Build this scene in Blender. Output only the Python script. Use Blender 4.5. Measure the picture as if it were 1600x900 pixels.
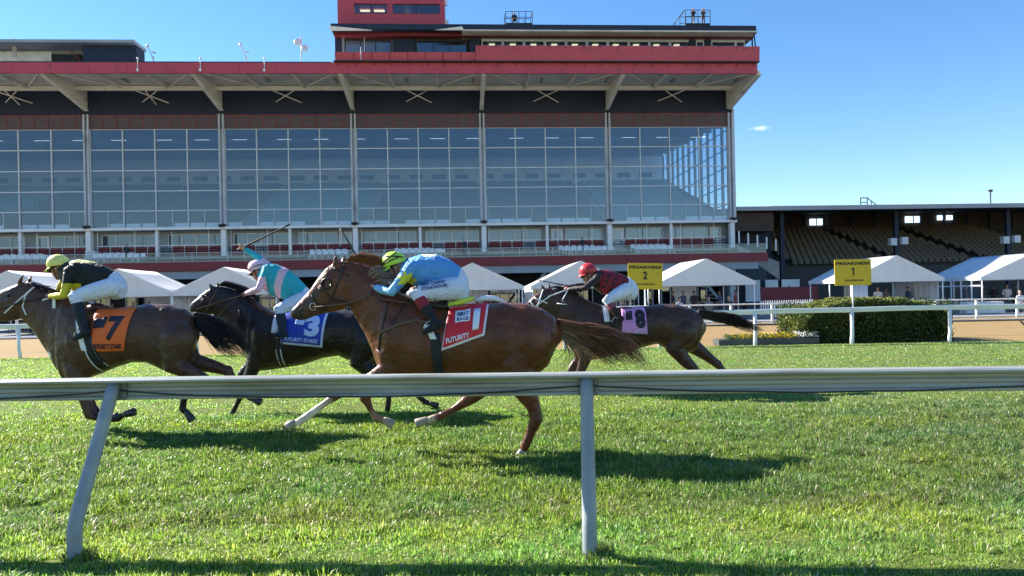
import bpy, bmesh, math, random
import numpy as np
from mathutils import Vector, Matrix, noise
from mathutils.bvhtree import BVHTree
for _o in list(bpy.data.objects): bpy.data.objects.remove(_o)
random.seed(7); NR = np.random.default_rng(7)
SC = bpy.context.scene; COL = SC.collection
rad = math.radians
# ---------------------------------------------------------------- camera, sky, sun, exposure
FPX = 1155.0; ROLL = math.atan(.0205); CAMH = 1.62; BANG = rad(4.0); BDIST = 75.0
cd = bpy.data.cameras.new('camera'); cam = bpy.data.objects.new('camera', cd); COL.objects.link(cam)
cam.location = (0, 0, CAMH)
cam.rotation_euler = (Matrix.Rotation(rad(90), 3, 'X') @ Matrix.Rotation(-ROLL, 3, 'Z')).to_euler()
cd.sensor_width = 36; cd.lens = FPX / 1600 * 36; cd.shift_y = 14 / 1600
cd.clip_start = .05; cd.clip_end = 6000
SC.camera = cam
W = bpy.data.worlds.new('World'); SC.world = W; W.use_nodes = True
SUN_EL = rad(31.8); SUN_AZ = math.atan2(-1.45, .70)      # azimuth from +Y towards +X
nt = W.node_tree; nt.nodes.clear()
wo = nt.nodes.new('ShaderNodeOutputWorld'); wb = nt.nodes.new('ShaderNodeBackground')
sk = nt.nodes.new('ShaderNodeTexSky'); sk.sky_type = 'NISHITA'; sk.sun_disc = False
sk.sun_elevation = SUN_EL; sk.sun_rotation = SUN_AZ; sk.altitude = 50; sk.air_density = 1.0; sk.dust_density = .02; sk.ozone_density = 2.5
wb.inputs['Strength'].default_value = .077
tc = nt.nodes.new('ShaderNodeTexCoord')
# one small fair-weather cloud, a soft patch round a fixed direction in the sky
hs = nt.nodes.new('ShaderNodeHueSaturation'); hs.inputs['Saturation'].default_value = 1.24; hs.inputs['Hue'].default_value = .504; hs.inputs['Value'].default_value = 1.0
nt.links.new(sk.outputs[0], hs.inputs['Color'])
mp = nt.nodes.new('ShaderNodeMapping'); mp.vector_type = 'POINT'
cdir = Vector((392/FPX, 1, 256/FPX)).normalized()
s1 = nt.nodes.new('ShaderNodeVectorMath'); s1.operation = 'SUBTRACT'; s1.inputs[1].default_value = cdir
nt.links.new(tc.outputs['Generated'], s1.inputs[0])
s2 = nt.nodes.new('ShaderNodeVectorMath'); s2.operation = 'MULTIPLY'; s2.inputs[1].default_value = (85, 85, 300)
nt.links.new(s1.outputs[0], s2.inputs[0])
s3 = nt.nodes.new('ShaderNodeVectorMath'); s3.operation = 'LENGTH'; nt.links.new(s2.outputs[0], s3.inputs[0])
nz = nt.nodes.new('ShaderNodeTexNoise'); nz.inputs['Scale'].default_value = 90; nz.inputs['Detail'].default_value = 6
nt.links.new(tc.outputs['Generated'], nz.inputs['Vector'])
m1 = nt.nodes.new('ShaderNodeMath'); m1.operation = 'MULTIPLY_ADD'; m1.inputs[1].default_value = 2.2
nt.links.new(nz.outputs[0], m1.inputs[0]); nt.links.new(s3.outputs['Value'], m1.inputs[2])
mr = nt.nodes.new('ShaderNodeMapRange'); mr.inputs[1].default_value = 2.4; mr.inputs[2].default_value = .9; mr.inputs[3].default_value = 0; mr.inputs[4].default_value = .75; mr.interpolation_type = 'SMOOTHSTEP'
nt.links.new(m1.outputs[0], mr.inputs[0])
mx = nt.nodes.new('ShaderNodeMix'); mx.data_type = 'RGBA'; mx.inputs[7].default_value = (6.5, 6.9, 7.3, 1)
nt.links.new(mr.outputs[0], mx.inputs[0]); nt.links.new(hs.outputs[0], mx.inputs[6])
nt.links.new(mx.outputs[2], wb.inputs[0]); nt.links.new(wb.outputs[0], wo.inputs[0])
sl = bpy.data.lights.new('sun', 'SUN'); sl.energy = 5.0; sl.angle = rad(.53); sl.color = (1, .94, .84)
so = bpy.data.objects.new('sun', sl); COL.objects.link(so)
so.rotation_euler = Vector((1.45, -.70, -1.0)).to_track_quat('-Z', 'Y').to_euler(); so.location = (-40, 30, 60)
SC.view_settings.view_transform = 'Standard'; SC.view_settings.look = 'None'
SC.view_settings.exposure = 1.58; SC.view_settings.gamma = 1
SC.render.engine = 'CYCLES'
# ---------------------------------------------------------------- where things stand
def ray(px, py):
    x, y = px - 800, 464 - py; c, s = math.cos(ROLL), math.sin(ROLL)
    return (x*c + y*s)/FPX, (-x*s + y*c)/FPX
def P(px, py, Y):
    dx, dz = ray(px, py); return Vector((dx*Y, Y, CAMH + dz*Y))
def B(px, py, yl=0.0):
    "grandstand-local x, z of the sight line through a point of the photograph at local depth yl"
    dx, dz = ray(px, py); c, s = math.cos(BANG), math.sin(BANG)
    t = (yl + BDIST*c)/(c - dx*s)
    return t*dx*c + (t-BDIST)*s, t*dz + CAMH
def BW(x, y, z):
    c, s = math.cos(BANG), math.sin(BANG)
    return Vector((x*c - y*s, BDIST + x*s + y*c, z))
# ---------------------------------------------------------------- materials
MATS = {}
def mat(name, col, rough=.6, var=.08, scale=3.0, bump=0.0, bscale=40, spec=.5, metal=0, sheen=0, coat=0, stretch=None, transl=0, attr=None, dirt=None):
    if name in MATS: return MATS[name]
    m = bpy.data.materials.new(name); m.use_nodes = True; n = m.node_tree.nodes; l = m.node_tree.links
    b = n['Principled BSDF']; out = n['Material Output']
    b.inputs['Roughness'].default_value = rough; b.inputs['Metallic'].default_value = metal
    b.inputs['Specular IOR Level'].default_value = spec
    if sheen: b.inputs['Sheen Weight'].default_value = sheen
    if coat: b.inputs['Coat Weight'].default_value = coat
    t = n.new('ShaderNodeTexCoord'); vec = t.outputs['Object']
    if stretch:
        mpn = n.new('ShaderNodeMapping'); mpn.inputs['Scale'].default_value = stretch; l.new(vec, mpn.inputs[0]); vec = mpn.outputs[0]
    nz = n.new('ShaderNodeTexNoise'); nz.inputs['Scale'].default_value = scale; nz.inputs['Detail'].default_value = 5; nz.inputs['Roughness'].default_value = .6
    l.new(vec, nz.inputs['Vector'])
    mrn = n.new('ShaderNodeMapRange'); mrn.inputs[1].default_value = .3; mrn.inputs[2].default_value = .7; mrn.inputs[3].default_value = 1-var; mrn.inputs[4].default_value = 1+var
    l.new(nz.outputs[0], mrn.inputs[0])
    mm = n.new('ShaderNodeVectorMath'); mm.operation = 'SCALE'
    if attr:
        a = n.new('ShaderNodeAttribute'); a.attribute_name = attr; l.new(a.outputs['Color'], mm.inputs[0])
    else: mm.inputs[0].default_value = col[:3]
    l.new(mrn.outputs[0], mm.inputs['Scale'])
    csock = mm.outputs[0]
    if dirt:   # dirt = (colour, noise scale, low, high) stains with a shape of their own
        n2 = n.new('ShaderNodeTexNoise'); n2.inputs['Scale'].default_value = dirt[1]; n2.inputs['Detail'].default_value = 6; l.new(vec, n2.inputs['Vector'])
        r2 = n.new('ShaderNodeMapRange'); r2.inputs[1].default_value = dirt[2]; r2.inputs[2].default_value = dirt[3]; l.new(n2.outputs[0], r2.inputs[0])
        x2 = n.new('ShaderNodeMix'); x2.data_type = 'RGBA'; x2.inputs[7].default_value = (*dirt[0], 1); l.new(r2.outputs[0], x2.inputs[0]); l.new(csock, x2.inputs[6]); csock = x2.outputs[2]
    l.new(csock, b.inputs['Base Color'])
    if bump:
        nb = n.new('ShaderNodeTexNoise'); nb.inputs['Scale'].default_value = bscale; nb.inputs['Detail'].default_value = 4; l.new(vec, nb.inputs['Vector'])
        bp = n.new('ShaderNodeBump'); bp.inputs['Strength'].default_value = bump; bp.inputs['Distance'].default_value = .01
        l.new(nb.outputs[0], bp.inputs['Height']); l.new(bp.outputs[0], b.inputs['Normal'])
    if transl:
        tr = n.new('ShaderNodeBsdfTranslucent'); l.new(csock, tr.inputs[0]); ms = n.new('ShaderNodeMixShader'); ms.inputs[0].default_value = transl
        l.new(b.outputs[0], ms.inputs[1]); l.new(tr.outputs[0], ms.inputs[2]); l.new(ms.outputs[0], out.inputs[0])
    MATS[name] = m; return m
def emis(name, col, st):
    m = bpy.data.materials.new(name); m.use_nodes = True; b = m.node_tree.nodes['Principled BSDF']
    b.inputs['Base Color'].default_value = (*col, 1); b.inputs['Emission Color'].default_value = (*col, 1); b.inputs['Emission Strength'].default_value = st; return m
def glassmat(name, tint, refl, rough=.02):
    m = bpy.data.materials.new(name); m.use_nodes = True; n = m.node_tree.nodes; l = m.node_tree.links
    for x in list(n):
        if x.type == 'BSDF_PRINCIPLED': n.remove(x)
    o = n['Material Output']; t = n.new('ShaderNodeBsdfTransparent'); t.inputs[0].default_value = (*tint, 1)
    g = n.new('ShaderNodeBsdfGlossy'); g.inputs[0].default_value = (.9, .95, 1, 1); g.inputs[1].default_value = rough
    lw = n.new('ShaderNodeLayerWeight'); lw.inputs[0].default_value = .5; f = n.new('ShaderNodeMath'); f.operation = 'POWER'; f.inputs[1].default_value = 4.5; l.new(lw.outputs['Facing'], f.inputs[0])
    nz = n.new('ShaderNodeTexNoise'); nz.inputs['Scale'].default_value = .5; tcn = n.new('ShaderNodeTexCoord'); l.new(tcn.outputs['Object'], nz.inputs['Vector'])
    bp = n.new('ShaderNodeBump'); bp.inputs['Strength'].default_value = .03; l.new(nz.outputs[0], bp.inputs['Height']); l.new(bp.outputs[0], g.inputs['Normal'])
    a = n.new('ShaderNodeMath'); a.operation = 'ADD'; a.inputs[1].default_value = refl; a.use_clamp = True; l.new(f.outputs[0], a.inputs[0])
    ms = n.new('ShaderNodeMixShader'); l.new(a.outputs[0], ms.inputs[0]); l.new(t.outputs[0], ms.inputs[1]); l.new(g.outputs[0], ms.inputs[2]); l.new(ms.outputs[0], o.inputs[0])
    return m
M = {}
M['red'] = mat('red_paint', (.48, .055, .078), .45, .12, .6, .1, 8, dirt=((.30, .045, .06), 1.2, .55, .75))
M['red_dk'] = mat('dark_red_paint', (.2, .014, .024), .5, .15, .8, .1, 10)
M['louvre'] = mat('brown_louvre', (.11, .075, .085), .7, .2, .6, stretch=(1, 1, 8))
M['navy'] = mat('navy_cladding', (.012, .022, .050), .7, .2, .8, .15, 20, stretch=(4, 1, .4))
M['beige'] = mat('beige_steel', (.78, .75, .66), .6, .12, .8, dirt=((.3, .26, .2), .9, .6, .8))
M['soffit'] = mat('soffit_panel', (.58, .55, .49), .8, .2, .5)
M['mull'] = mat('pale_aluminium', (.58, .62, .66), .45, .08, 1.5)
M['pillar'] = mat('grey_pillar', (.46, .50, .56), .55, .12, .6, dirt=((.2, .2, .22), .7, .55, .8))
M['wht'] = mat('white_paint', (.78, .79, .80), .45, .05, 3, dirt=((.5, .49, .45), 2.5, .6, .8))
M['wall'] = mat('pale_blue_wall', (.30, .34, .38), .7, .1, .7)
M['teal'] = mat('teal_seating', (.08, .20, .27), .7, .12, 1.2, stretch=(1, 1, 1))
M['teal2'] = mat('blue_grey_seating', (.035, .055, .08), .7, .12, 1.2)
M['ceil'] = mat('dark_ceiling', (.17, .18, .20), .8, .25, .3, stretch=(.3, 1.5, 1))
M['inwall'] = mat('inner_wall', (.66, .69, .72), .8, .1, .4)
M['conc'] = mat('concrete', (.28, .28, .27), .85, .15, 1.2, .3, 25)
M['dark'] = mat('dark_opening', (.018, .02, .025), .8, .3, 1)
M['bronze'] = mat('brown_wall', (.06, .042, .03), .8, .3, .7)
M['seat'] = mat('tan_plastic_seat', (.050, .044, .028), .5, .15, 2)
M['roofg'] = mat('grey_roof', (.33, .35, .38), .6, .15, .4)
M['black'] = mat('black_metal', (.02, .021, .024), .5, .2, 4)
M['glass'] = glassmat('tinted_glass', (.84, .90, .95), .075)
M['glassc'] = glassmat('clear_glass', (.93, .96, .98), .03)
M['glassd'] = glassmat('dark_glass', (.65, .7, .75), .09)
M['lamp'] = emis('lit_ceiling_lamp', (1, .85, .5), .8)
M['tent'] = mat('white_tent_canvas', (.80, .81, .82), .6, .05, 1.5, .25, 6, transl=.22)
M['canvas'] = mat('tent_side_curtain', (.62, .66, .72), .7, .06, 1.5, .3, 5, stretch=(6, 6, .5))
M['yel'] = mat('yellow_board', (.62, .40, .008), .5, .06, 5, dirt=((.4, .28, .02), 4, .6, .8))
M['ink'] = mat('black_ink', (.012, .012, .012), .6, .1, 10)
# ---------------------------------------------------------------- objects
def tag(o, label=None, cat=None, group=None, kind=None):
    if label: o['label'] = label
    if cat: o['category'] = cat
    if group: o['group'] = group
    if kind: o['kind'] = kind
    return o
def empty(name, loc, rz=0, label=None, cat=None, group=None):
    o = bpy.data.objects.new(name, None); COL.objects.link(o); o.location = loc; o.rotation_euler = (0, 0, rz); o.empty_display_size = .2
    return tag(o, label, cat, group)
class MB:
    def __init__(s): s.v = []; s.f = []
    def add(s, vs, fs):
        k = len(s.v); s.v += [tuple(v) for v in vs]; s.f += [tuple(i+k for i in f) for f in fs]; return s
    def box(s, x0, x1, y0, y1, z0, z1):
        x0, x1 = min(x0, x1), max(x0, x1); y0, y1 = min(y0, y1), max(y0, y1); z0, z1 = min(z0, z1), max(z0, z1)
        return s.add([(x0,y0,z0),(x1,y0,z0),(x1,y1,z0),(x0,y1,z0),(x0,y0,z1),(x1,y0,z1),(x1,y1,z1),(x0,y1,z1)],
                     [(0,3,2,1),(4,5,6,7),(0,1,5,4),(1,2,6,5),(2,3,7,6),(3,0,4,7)])
    def prism(s, poly, axis, a, b):
        "poly: 2D points; axis 'x': (y,z) swept in x; 'y': (x,z) swept in y; 'z': (x,y) swept in z"
        n = len(poly)
        mk = {'x': lambda p, t: (t, p[0], p[1]), 'y': lambda p, t: (p[0], t, p[1]), 'z': lambda p, t: (p[0], p[1], t)}[axis]
        return s.add([mk(p, a) for p in poly] + [mk(p, b) for p in poly],
                     [tuple(range(n))[::-1], tuple(range(n, 2*n))] + [(i, (i+1) % n, n+(i+1) % n, n+i) for i in range(n)])
    def bar(s, a, b, r, n=8, r2=None, sq=False):
        a, b = Vector(a), Vector(b); t = (b-a)
        if t.length < 1e-6: return s
        t.normalize(); u = t.cross(Vector((0, 0, 1)))
        if u.length < .01: u = Vector((1, 0, 0))
        u.normalize(); w = t.cross(u); r2 = r if r2 is None else r2
        if sq: n = 4
        ph = math.pi/4 if sq else 0
        vs = [p + (u*math.cos(2*math.pi*i/n+ph) + w*math.sin(2*math.pi*i/n+ph))*q for p, q in ((a, r), (b, r2)) for i in range(n)]
        return s.add(vs, [tuple(range(n))[::-1], tuple(range(n, 2*n))] + [(i, (i+1) % n, n+(i+1) % n, n+i) for i in range(n)])
    def path(s, pts, r, n=8, flat=None):
        "tube along points; r number or list"
        pts = [Vector(p) for p in pts]; k = len(pts); rs = r if isinstance(r, (list, tuple)) else [r]*k; vs = []
        u = None
        for i, p in enumerate(pts):
            t = (pts[min(i+1, k-1)] - pts[max(i-1, 0)]).normalized()
            if u is None:
                u = t.cross(Vector((0, 0, 1)));
                if u.length < .05: u = Vector((0, 1, 0))
            u = (u - t*u.dot(t)).normalized(); w = t.cross(u)
            for j in range(n):
                a = 2*math.pi*j/n; vs.append(p + (u*math.cos(a)*(flat or 1) + w*math.sin(a))*rs[i])
        fs = [tuple(range(n))[::-1], tuple(range((k-1)*n, k*n))]
        for i in range(k-1): fs += [(i*n+j, i*n+(j+1) % n, (i+1)*n+(j+1) % n, (i+1)*n+j) for j in range(n)]
        return s.add(vs, fs)
    def ball(s, c, rx, ry=None, rz=None, n=10, m=6):
        ry = ry or rx; rz = rz or rx; c = Vector(c); vs = [c + Vector((0, 0, rz))]
        for i in range(1, m):
            a = math.pi*i/m
            vs += [c + Vector((rx*math.sin(a)*math.cos(2*math.pi*j/n), ry*math.sin(a)*math.sin(2*math.pi*j/n), rz*math.cos(a))) for j in range(n)]
        vs.append(c - Vector((0, 0, rz))); L = len(vs)-1
        fs = [(0, 1+j, 1+(j+1) % n) for j in range(n)]
        for i in range(m-2): fs += [(1+i*n+j, 1+(i+1)*n+j, 1+(i+1)*n+(j+1) % n, 1+i*n+(j+1) % n) for j in range(n)]
        fs += [(L, 1+(m-2)*n+(j+1) % n, 1+(m-2)*n+j) for j in range(n)]
        return s.add(vs, fs)
    def build(s, name, m, parent=None, smooth=False, bevel=0):
        me = bpy.data.meshes.new(name); me.from_pydata(s.v, [], s.f)
        o = bpy.data.objects.new(name, me); COL.objects.link(o)
        bm = bmesh.new(); bm.from_mesh(me); bmesh.ops.recalc_face_normals(bm, faces=bm.faces); bm.to_mesh(me); bm.free()
        if m: me.materials.append(m)
        if parent: o.parent = parent
        if smooth: me.shade_smooth()
        if bevel:
            bv = o.modifiers.new('bevel', 'BEVEL'); bv.width = bevel; bv.segments = 2; bv.limit_method = 'ANGLE'
        return o
def copy_tree(o, parent=None):
    c = o.copy(); COL.objects.link(c)
    if parent: c.parent = parent
    for ch in o.children: copy_tree(ch, c)
    return c
def text_mesh(txt, font_scale=1.0, ext=0, bold=0.0):
    cu = bpy.data.curves.new('lettering', 'FONT'); cu.body = txt; cu.align_x = 'CENTER'; cu.align_y = 'CENTER'; cu.size = font_scale; cu.extrude = ext; cu.offset = bold; cu.resolution_u = 3
    o = bpy.data.objects.new('lettering', cu); COL.objects.link(o)
    dg = bpy.context.evaluated_depsgraph_get(); me = bpy.data.meshes.new_from_object(o.evaluated_get(dg))
    bpy.data.objects.remove(o); bpy.data.curves.remove(cu); return me
def put_text(txt, w, h, loc, rz, m, parent, name='lettering', bold=.02, slant=0):
    me = text_mesh(txt, 1.0, .01, bold); xs = [v.co.x for v in me.vertices]; ys = [v.co.y for v in me.vertices]
    ax, bx, ay, by = min(xs), max(xs), min(ys), max(ys)
    for v in me.vertices:
        x = (v.co.x-(ax+bx)/2)/(bx-ax)*w; y = (v.co.y-(ay+by)/2)/(by-ay)*h; v.co = (x, -.002 + (-.002 if v.co.z > 0 else .002), y)
    me.materials.append(m); o = bpy.data.objects.new(name, me); COL.objects.link(o); o.parent = parent; o.location = loc; o.rotation_euler = (0, 0, rz); return o
# ================================================================ ground, track, far field
def sheet(name, poly, z, m, sub=None):
    mb = MB(); mb.add([(x, y, z) for x, y in poly], [tuple(range(len(poly)))]); o = mb.build(name, m); o['kind'] = 'structure'; return o
def track_mat(name, c1, c2, sx, sy, bump=.6, rough=.9, stripes=None):
    m = bpy.data.materials.new(name); m.use_nodes = True; n = m.node_tree.nodes; l = m.node_tree.links; b = n['Principled BSDF']; b.inputs['Roughness'].default_value = rough; b.inputs['Specular IOR Level'].default_value = .2
    t = n.new('ShaderNodeTexCoord'); mpn = n.new('ShaderNodeMapping'); mpn.inputs['Scale'].default_value = (sx, sy, 1); l.new(t.outputs['Object'], mpn.inputs[0])
    a = n.new('ShaderNodeTexNoise'); a.inputs['Scale'].default_value = 1; a.inputs['Detail'].default_value = 8; a.inputs['Roughness'].default_value = .7; l.new(mpn.outputs[0], a.inputs['Vector'])
    r = n.new('ShaderNodeValToRGB'); r.color_ramp.elements[0].position = .3; r.color_ramp.elements[1].position = .7
    r.color_ramp.elements[0].color = (*c1, 1); r.color_ramp.elements[1].color = (*c2, 1); l.new(a.outputs[0], r.inputs[0]); l.new(r.outputs[0], b.inputs['Base Color'])
    bp = n.new('ShaderNodeBump'); bp.inputs['Strength'].default_value = bump; bp.inputs['Distance'].default_value = .04; l.new(a.outputs[0], bp.inputs['Height']); l.new(bp.outputs[0], b.inputs['Normal'])
    return m
def railY(X): return 22.75 - .045*X          # line of the far turf rail
sheet('ground', [(-900, -60), (900, -60), (900, 2500), (-900, 2500)], -.06, track_mat('ground_soil', (.10, .085, .05), (.14, .11, .07), .4, .4))
turfm = track_mat('turf_soil', (.05, .075, .015), (.17, .21, .04), 6, 9, .8)
sheet('turf', [(-60, -20), (60, -20), (60, railY(60)), (-60, railY(-60))], 0, turfm)
sheet('dirt_track', [(-75, railY(-75)+.02), (75, railY(75)+.02), (75, 41.5), (-75, 38.5)], -.03, track_mat('dirt', (.21, .14, .058), (.32, .22, .10), .5, 3.2, .7))
sheet('apron', [(-90, 38.2), (90, 41.9), (90, 110), (-90, 100)], -.022, track_mat('apron_concrete', (.16, .165, .17), (.24, .24, .24), .6, .6, .2))
# ---- grass: numpy-built blades
def blades(name, label, n, ya, yb, margin, hmin, hmax, wid, m, bandf=None, power=1.0, per=22, spread=.028):
    nc = n//per; u = NR.random(nc); yc = (ya**(2-power) + u*(yb**(2-power)-ya**(2-power)))**(1/(2-power)); xc = (NR.random(nc)*2-1)*(.70*yc + margin)
    clc = np.array([noise.noise(Vector((a*1.6, b*2.2, 0)))*.6 + noise.noise(Vector((a*5.0, b*7.0, 4.2)))*.5 for a, b in zip(xc, yc)])
    hue = np.array([noise.noise(Vector((a*.9+20, b*1.4, 7))) + .6*noise.noise(Vector((a*6+20, b*8, 2))) for a, b in zip(xc, yc)]); th = .65 + .7*NR.random(nc)
    idx = np.repeat(np.arange(nc), per); n = nc*per; off = NR.normal(0, 1, (n, 2))*(spread*(yc[idx]/6)**.5)[:, None]
    x = xc[idx] + off[:, 0]; y = yc[idx] + off[:, 1]
    pn = np.array([noise.noise(Vector((a*1.9+50, b*3.0, 1))) for a, b in zip(xc, yc)])[idx]
    keep = (y < railY(x) - .02) & ~((pn > .38) & (NR.random(n) < .45) & (y > 5.4)); x, y, off, idx = x[keep], y[keep], off[keep], idx[keep]; n = len(x); cl = clc[idx]; hu = hue[idx]
    h = (hmin + (hmax-hmin)*NR.random(n)**1.4)*np.clip(1 + 1.0*cl, .72, 2.0)*th[idx]
    c = NR.random((n, 1)); c2 = NR.random(n)
    col = np.array([.080, .165, .024])*(1-c) + np.array([.285, .43, .065])*c
    col = col*np.stack([1+.35*hu, 1+.10*hu, 1-.35*hu], 1)*(1+.2*NR.normal(0, 1, len(clc))[idx].clip(-1.5, 1.5))[:, None]
    col = np.where((c2 > .93)[:, None], np.array([.52, .48, .28])*(.6+.6*NR.random((n, 1))), col)
    if bandf is not None:
        hm, cm, dr = bandf(x, y, cl); h = h*hm; col = col*cm; col = np.where((NR.random(n) < dr)[:, None], np.array([.30, .27, .14])*(.6+.7*NR.random((n, 1))), col)
    az = np.arctan2(off[:, 1], off[:, 0]) + NR.normal(0, .7, n); lean = (.15 + 1.15*NR.random(n)**1.2)*h
    dxy = np.stack([np.cos(az), np.sin(az)], 1); sa = az + NR.normal(0, .5, n); side = np.stack([-np.sin(sa), np.cos(sa)], 1)
    w = wid*.88*(.5+NR.random(n))*(y/6.0)**.6; h = h*(1-.25*(lean/h-.15))
    base = np.stack([x, y, np.full(n, -.004)], 1); lift = .022*np.clip(cl, -.5, 1)*(hmax/.08)
    def pt(f, lf, hf, wf, sgn):
        p = base.copy(); p[:, :2] += dxy*(lean*lf)[:, None] + side*(sgn*w*wf)[:, None]; p[:, 2] += h*hf + lift*(hf > 0); return p
    vs = np.stack([pt(0, 0, 0, 1, -1), pt(0, 0, 0, 1, 1), pt(0, .40, .68, .8, -1), pt(0, .40, .68, .8, 1), pt(0, 1, .92, 0, 0)], 1).reshape(-1, 3)
    me = bpy.data.meshes.new(name); nv = n*5; me.vertices.add(nv); me.vertices.foreach_set('co', vs.astype(np.float32).ravel())
    k = (np.arange(n)*5)[:, None]; loops = np.concatenate([k+[0, 1, 3, 2], k+[2, 3, 4]], 1).ravel()
    me.loops.add(n*7); me.loops.foreach_set('vertex_index', loops.astype(np.int32)); me.polygons.add(n*2)
    me.polygons.foreach_set('loop_start', (np.arange(n)[:, None]*7 + [0, 4]).ravel().astype(np.int32)); me.update(calc_edges=True)
    at = me.color_attributes.new('tint', 'FLOAT_COLOR', 'POINT'); cc = np.ones((nv, 4), np.float32); cc[:, :3] = np.repeat(np.clip(col, .004, .6), 5, 0)
    at.data.foreach_set('color', cc.ravel()); me.materials.append(m)
    o = bpy.data.objects.new(name, me); COL.objects.link(o); tag(o, label, 'grass', kind='stuff'); return o
gm = mat('grass_blade', (.1, .2, .03), .36, .15, 2.0, attr='tint', transl=.62, spec=.5)
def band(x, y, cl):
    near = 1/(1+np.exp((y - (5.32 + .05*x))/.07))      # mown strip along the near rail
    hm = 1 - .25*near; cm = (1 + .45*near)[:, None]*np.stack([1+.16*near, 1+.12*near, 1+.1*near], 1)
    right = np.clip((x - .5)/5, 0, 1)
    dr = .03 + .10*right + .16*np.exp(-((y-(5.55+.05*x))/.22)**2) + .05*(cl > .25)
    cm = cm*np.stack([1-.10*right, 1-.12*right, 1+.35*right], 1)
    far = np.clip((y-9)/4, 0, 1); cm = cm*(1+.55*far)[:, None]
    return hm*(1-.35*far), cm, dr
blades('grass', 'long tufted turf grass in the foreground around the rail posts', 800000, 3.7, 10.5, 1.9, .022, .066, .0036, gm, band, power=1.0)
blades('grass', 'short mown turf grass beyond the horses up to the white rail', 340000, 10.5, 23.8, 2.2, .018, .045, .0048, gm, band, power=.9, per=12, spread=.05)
# ================================================================ rails
M['rail'] = mat('rail_grey', (.31, .325, .31), .45, .10, 2.0, .1, 60, stretch=(.4, 3, 3), dirt=((.17, .17, .13), 2.5, .50, .72))
M['post'] = mat('post_paint', (.24, .27, .30), .5, .16, 3.0, .25, 45, dirt=((.52, .51, .46), 2.2, .5, .8))
a = Vector((-2.80, 5.13, 1.105)); b = Vector((.50, 4.88, 1.105)); d = (b-a); d.z = 0; d.normalize(); nrm = Vector((-d.y, d.x, 0))   # nrm points away from the camera
rail = empty('track_rail', (0, 0, 0), 0, 'nearest grey metal track rail running right across the foreground on bent posts', 'rail')
def railpt(t, off, z): p = a + d*t + nrm*off; return Vector((p.x, p.y, z))
prof = [(-.045, -.006), (-.03, .006), (.03, .010), (.10, .004), (.10, -.15), (.052, -.15), (.034, -.146), (.034, -.128), (.052, -.120), (.056, -.098), (.044, -.088), (.046, -.066), (.058, -.060), (.058, -.040), (.046, -.034), (.030, -.026), (-.036, -.024), (-.046, -.016)]
mb = MB(); t0, t1 = -7.5, 12.0; n = len(prof)
ts = [t0 + (t1-t0)*i/24 for i in range(25)]; vs = []
for t in ts:
    for o_, z_ in prof: vs.append(railpt(t, o_, 1.105 + z_ + .0016*math.sin(t*1.7)))
fs = [tuple(range(n)), tuple(range(24*n, 25*n))[::-1]] + [(i*n+j, i*n+(j+1) % n, (i+1)*n+(j+1) % n, (i+1)*n+j) for i in range(24) for j in range(n)]
mb.add(vs, fs); mb.build('rail_beam', M['rail'], rail, bevel=.002)
STEELR = mat('bolt_steel', (.3, .3, .3), .4, .1, 5, metal=.6)
def near_post(t, base, kick):
    top = railpt(t, .012, 1.068); base = Vector(base)
    pts = []; rs = []
    for q in range(15):
        z = -.05 + (top.z+.05)*q/14; zz = z-.17; w = 0 if zz < 0 else (zz*zz/.16 if zz < .08 else zz-.04); w = w/(top.z-.17-.04); w = min(w, 1)
        pts.append(Vector((base.x+(top.x-base.x)*w, base.y+(top.y-base.y)*w, z))); rs.append(.047-.004*q/14)
    m2 = MB(); m2.path(pts, rs, 20); p = m2.build('post', M['post'], rail, smooth=True)
    br = MB(); x = railpt(t + .0, 0, 0)
    for s_ in (0,):
        vs = []
    q0, q1 = railpt(t-.055, .028, 0), railpt(t+.075, .028, 0); q2, q3 = railpt(t+.075, .046, 0), railpt(t-.055, .046, 0)
    vs = [(q.x, q.y, z) for z in (.956, 1.078) for q in (q0, q1, q2, q3)]
    br.add(vs, [(0, 3, 2, 1), (4, 5, 6, 7), (0, 1, 5, 4), (1, 2, 6, 5), (2, 3, 7, 6), (3, 0, 4, 7)]); br.build('bracket', mat('bracket_grey', (.16, .165, .17), .5, .1), rail, bevel=.003)
pb1 = P(117, 871, 4.72); pb1.z = 0; near_post(.02, pb1, .35)
pb2 = P(922, 871, 4.60); pb2.z = 0; near_post(3.29, pb2, .35)
for t_ in (.02, 3.29):
    j_ = MB()
    for tt_, zz_ in ((-.04, .985), (.06, .985), (-.04, 1.045), (.06, 1.045)): q = railpt(t_+tt_, .026, zz_); j_.ball(q, .009, .007, .009, 8, 5)
    j_.build('bolt', STEELR, rail, smooth=True)
for t_ in ():
    j_ = MB(); vs = []
    for tt_ in (t_-.07, t_+.07):
        for o_, z_ in ((.060, -.062), (.026, -.026), (.026, -.118), (.060, -.118)): vs.append(railpt(tt_, o_-.006, 1.105+z_-.002))
    j_.add(vs, [(0, 1, 2, 3), (7, 6, 5, 4), (0, 4, 5, 1), (1, 5, 6, 2), (2, 6, 7, 3), (3, 7, 4, 0)]); j_.build('joint_sleeve', M['rail'], rail)
cb = MB(); pts = []
def sagp(t):
    s = ((t - .02) % 3.27)/3.27
    return 1.030 - .066*(4*s*(1-s))**.8
for i in range(160):
    t = -6 + i*.11
    pts.append(railpt(t, .014 + .003*math.sin(t*5), sagp(t) + .002*math.sin(t*9)))
cb.path(pts, .0058, 6); cb.build('cable', M['black'], rail, smooth=True)
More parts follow.
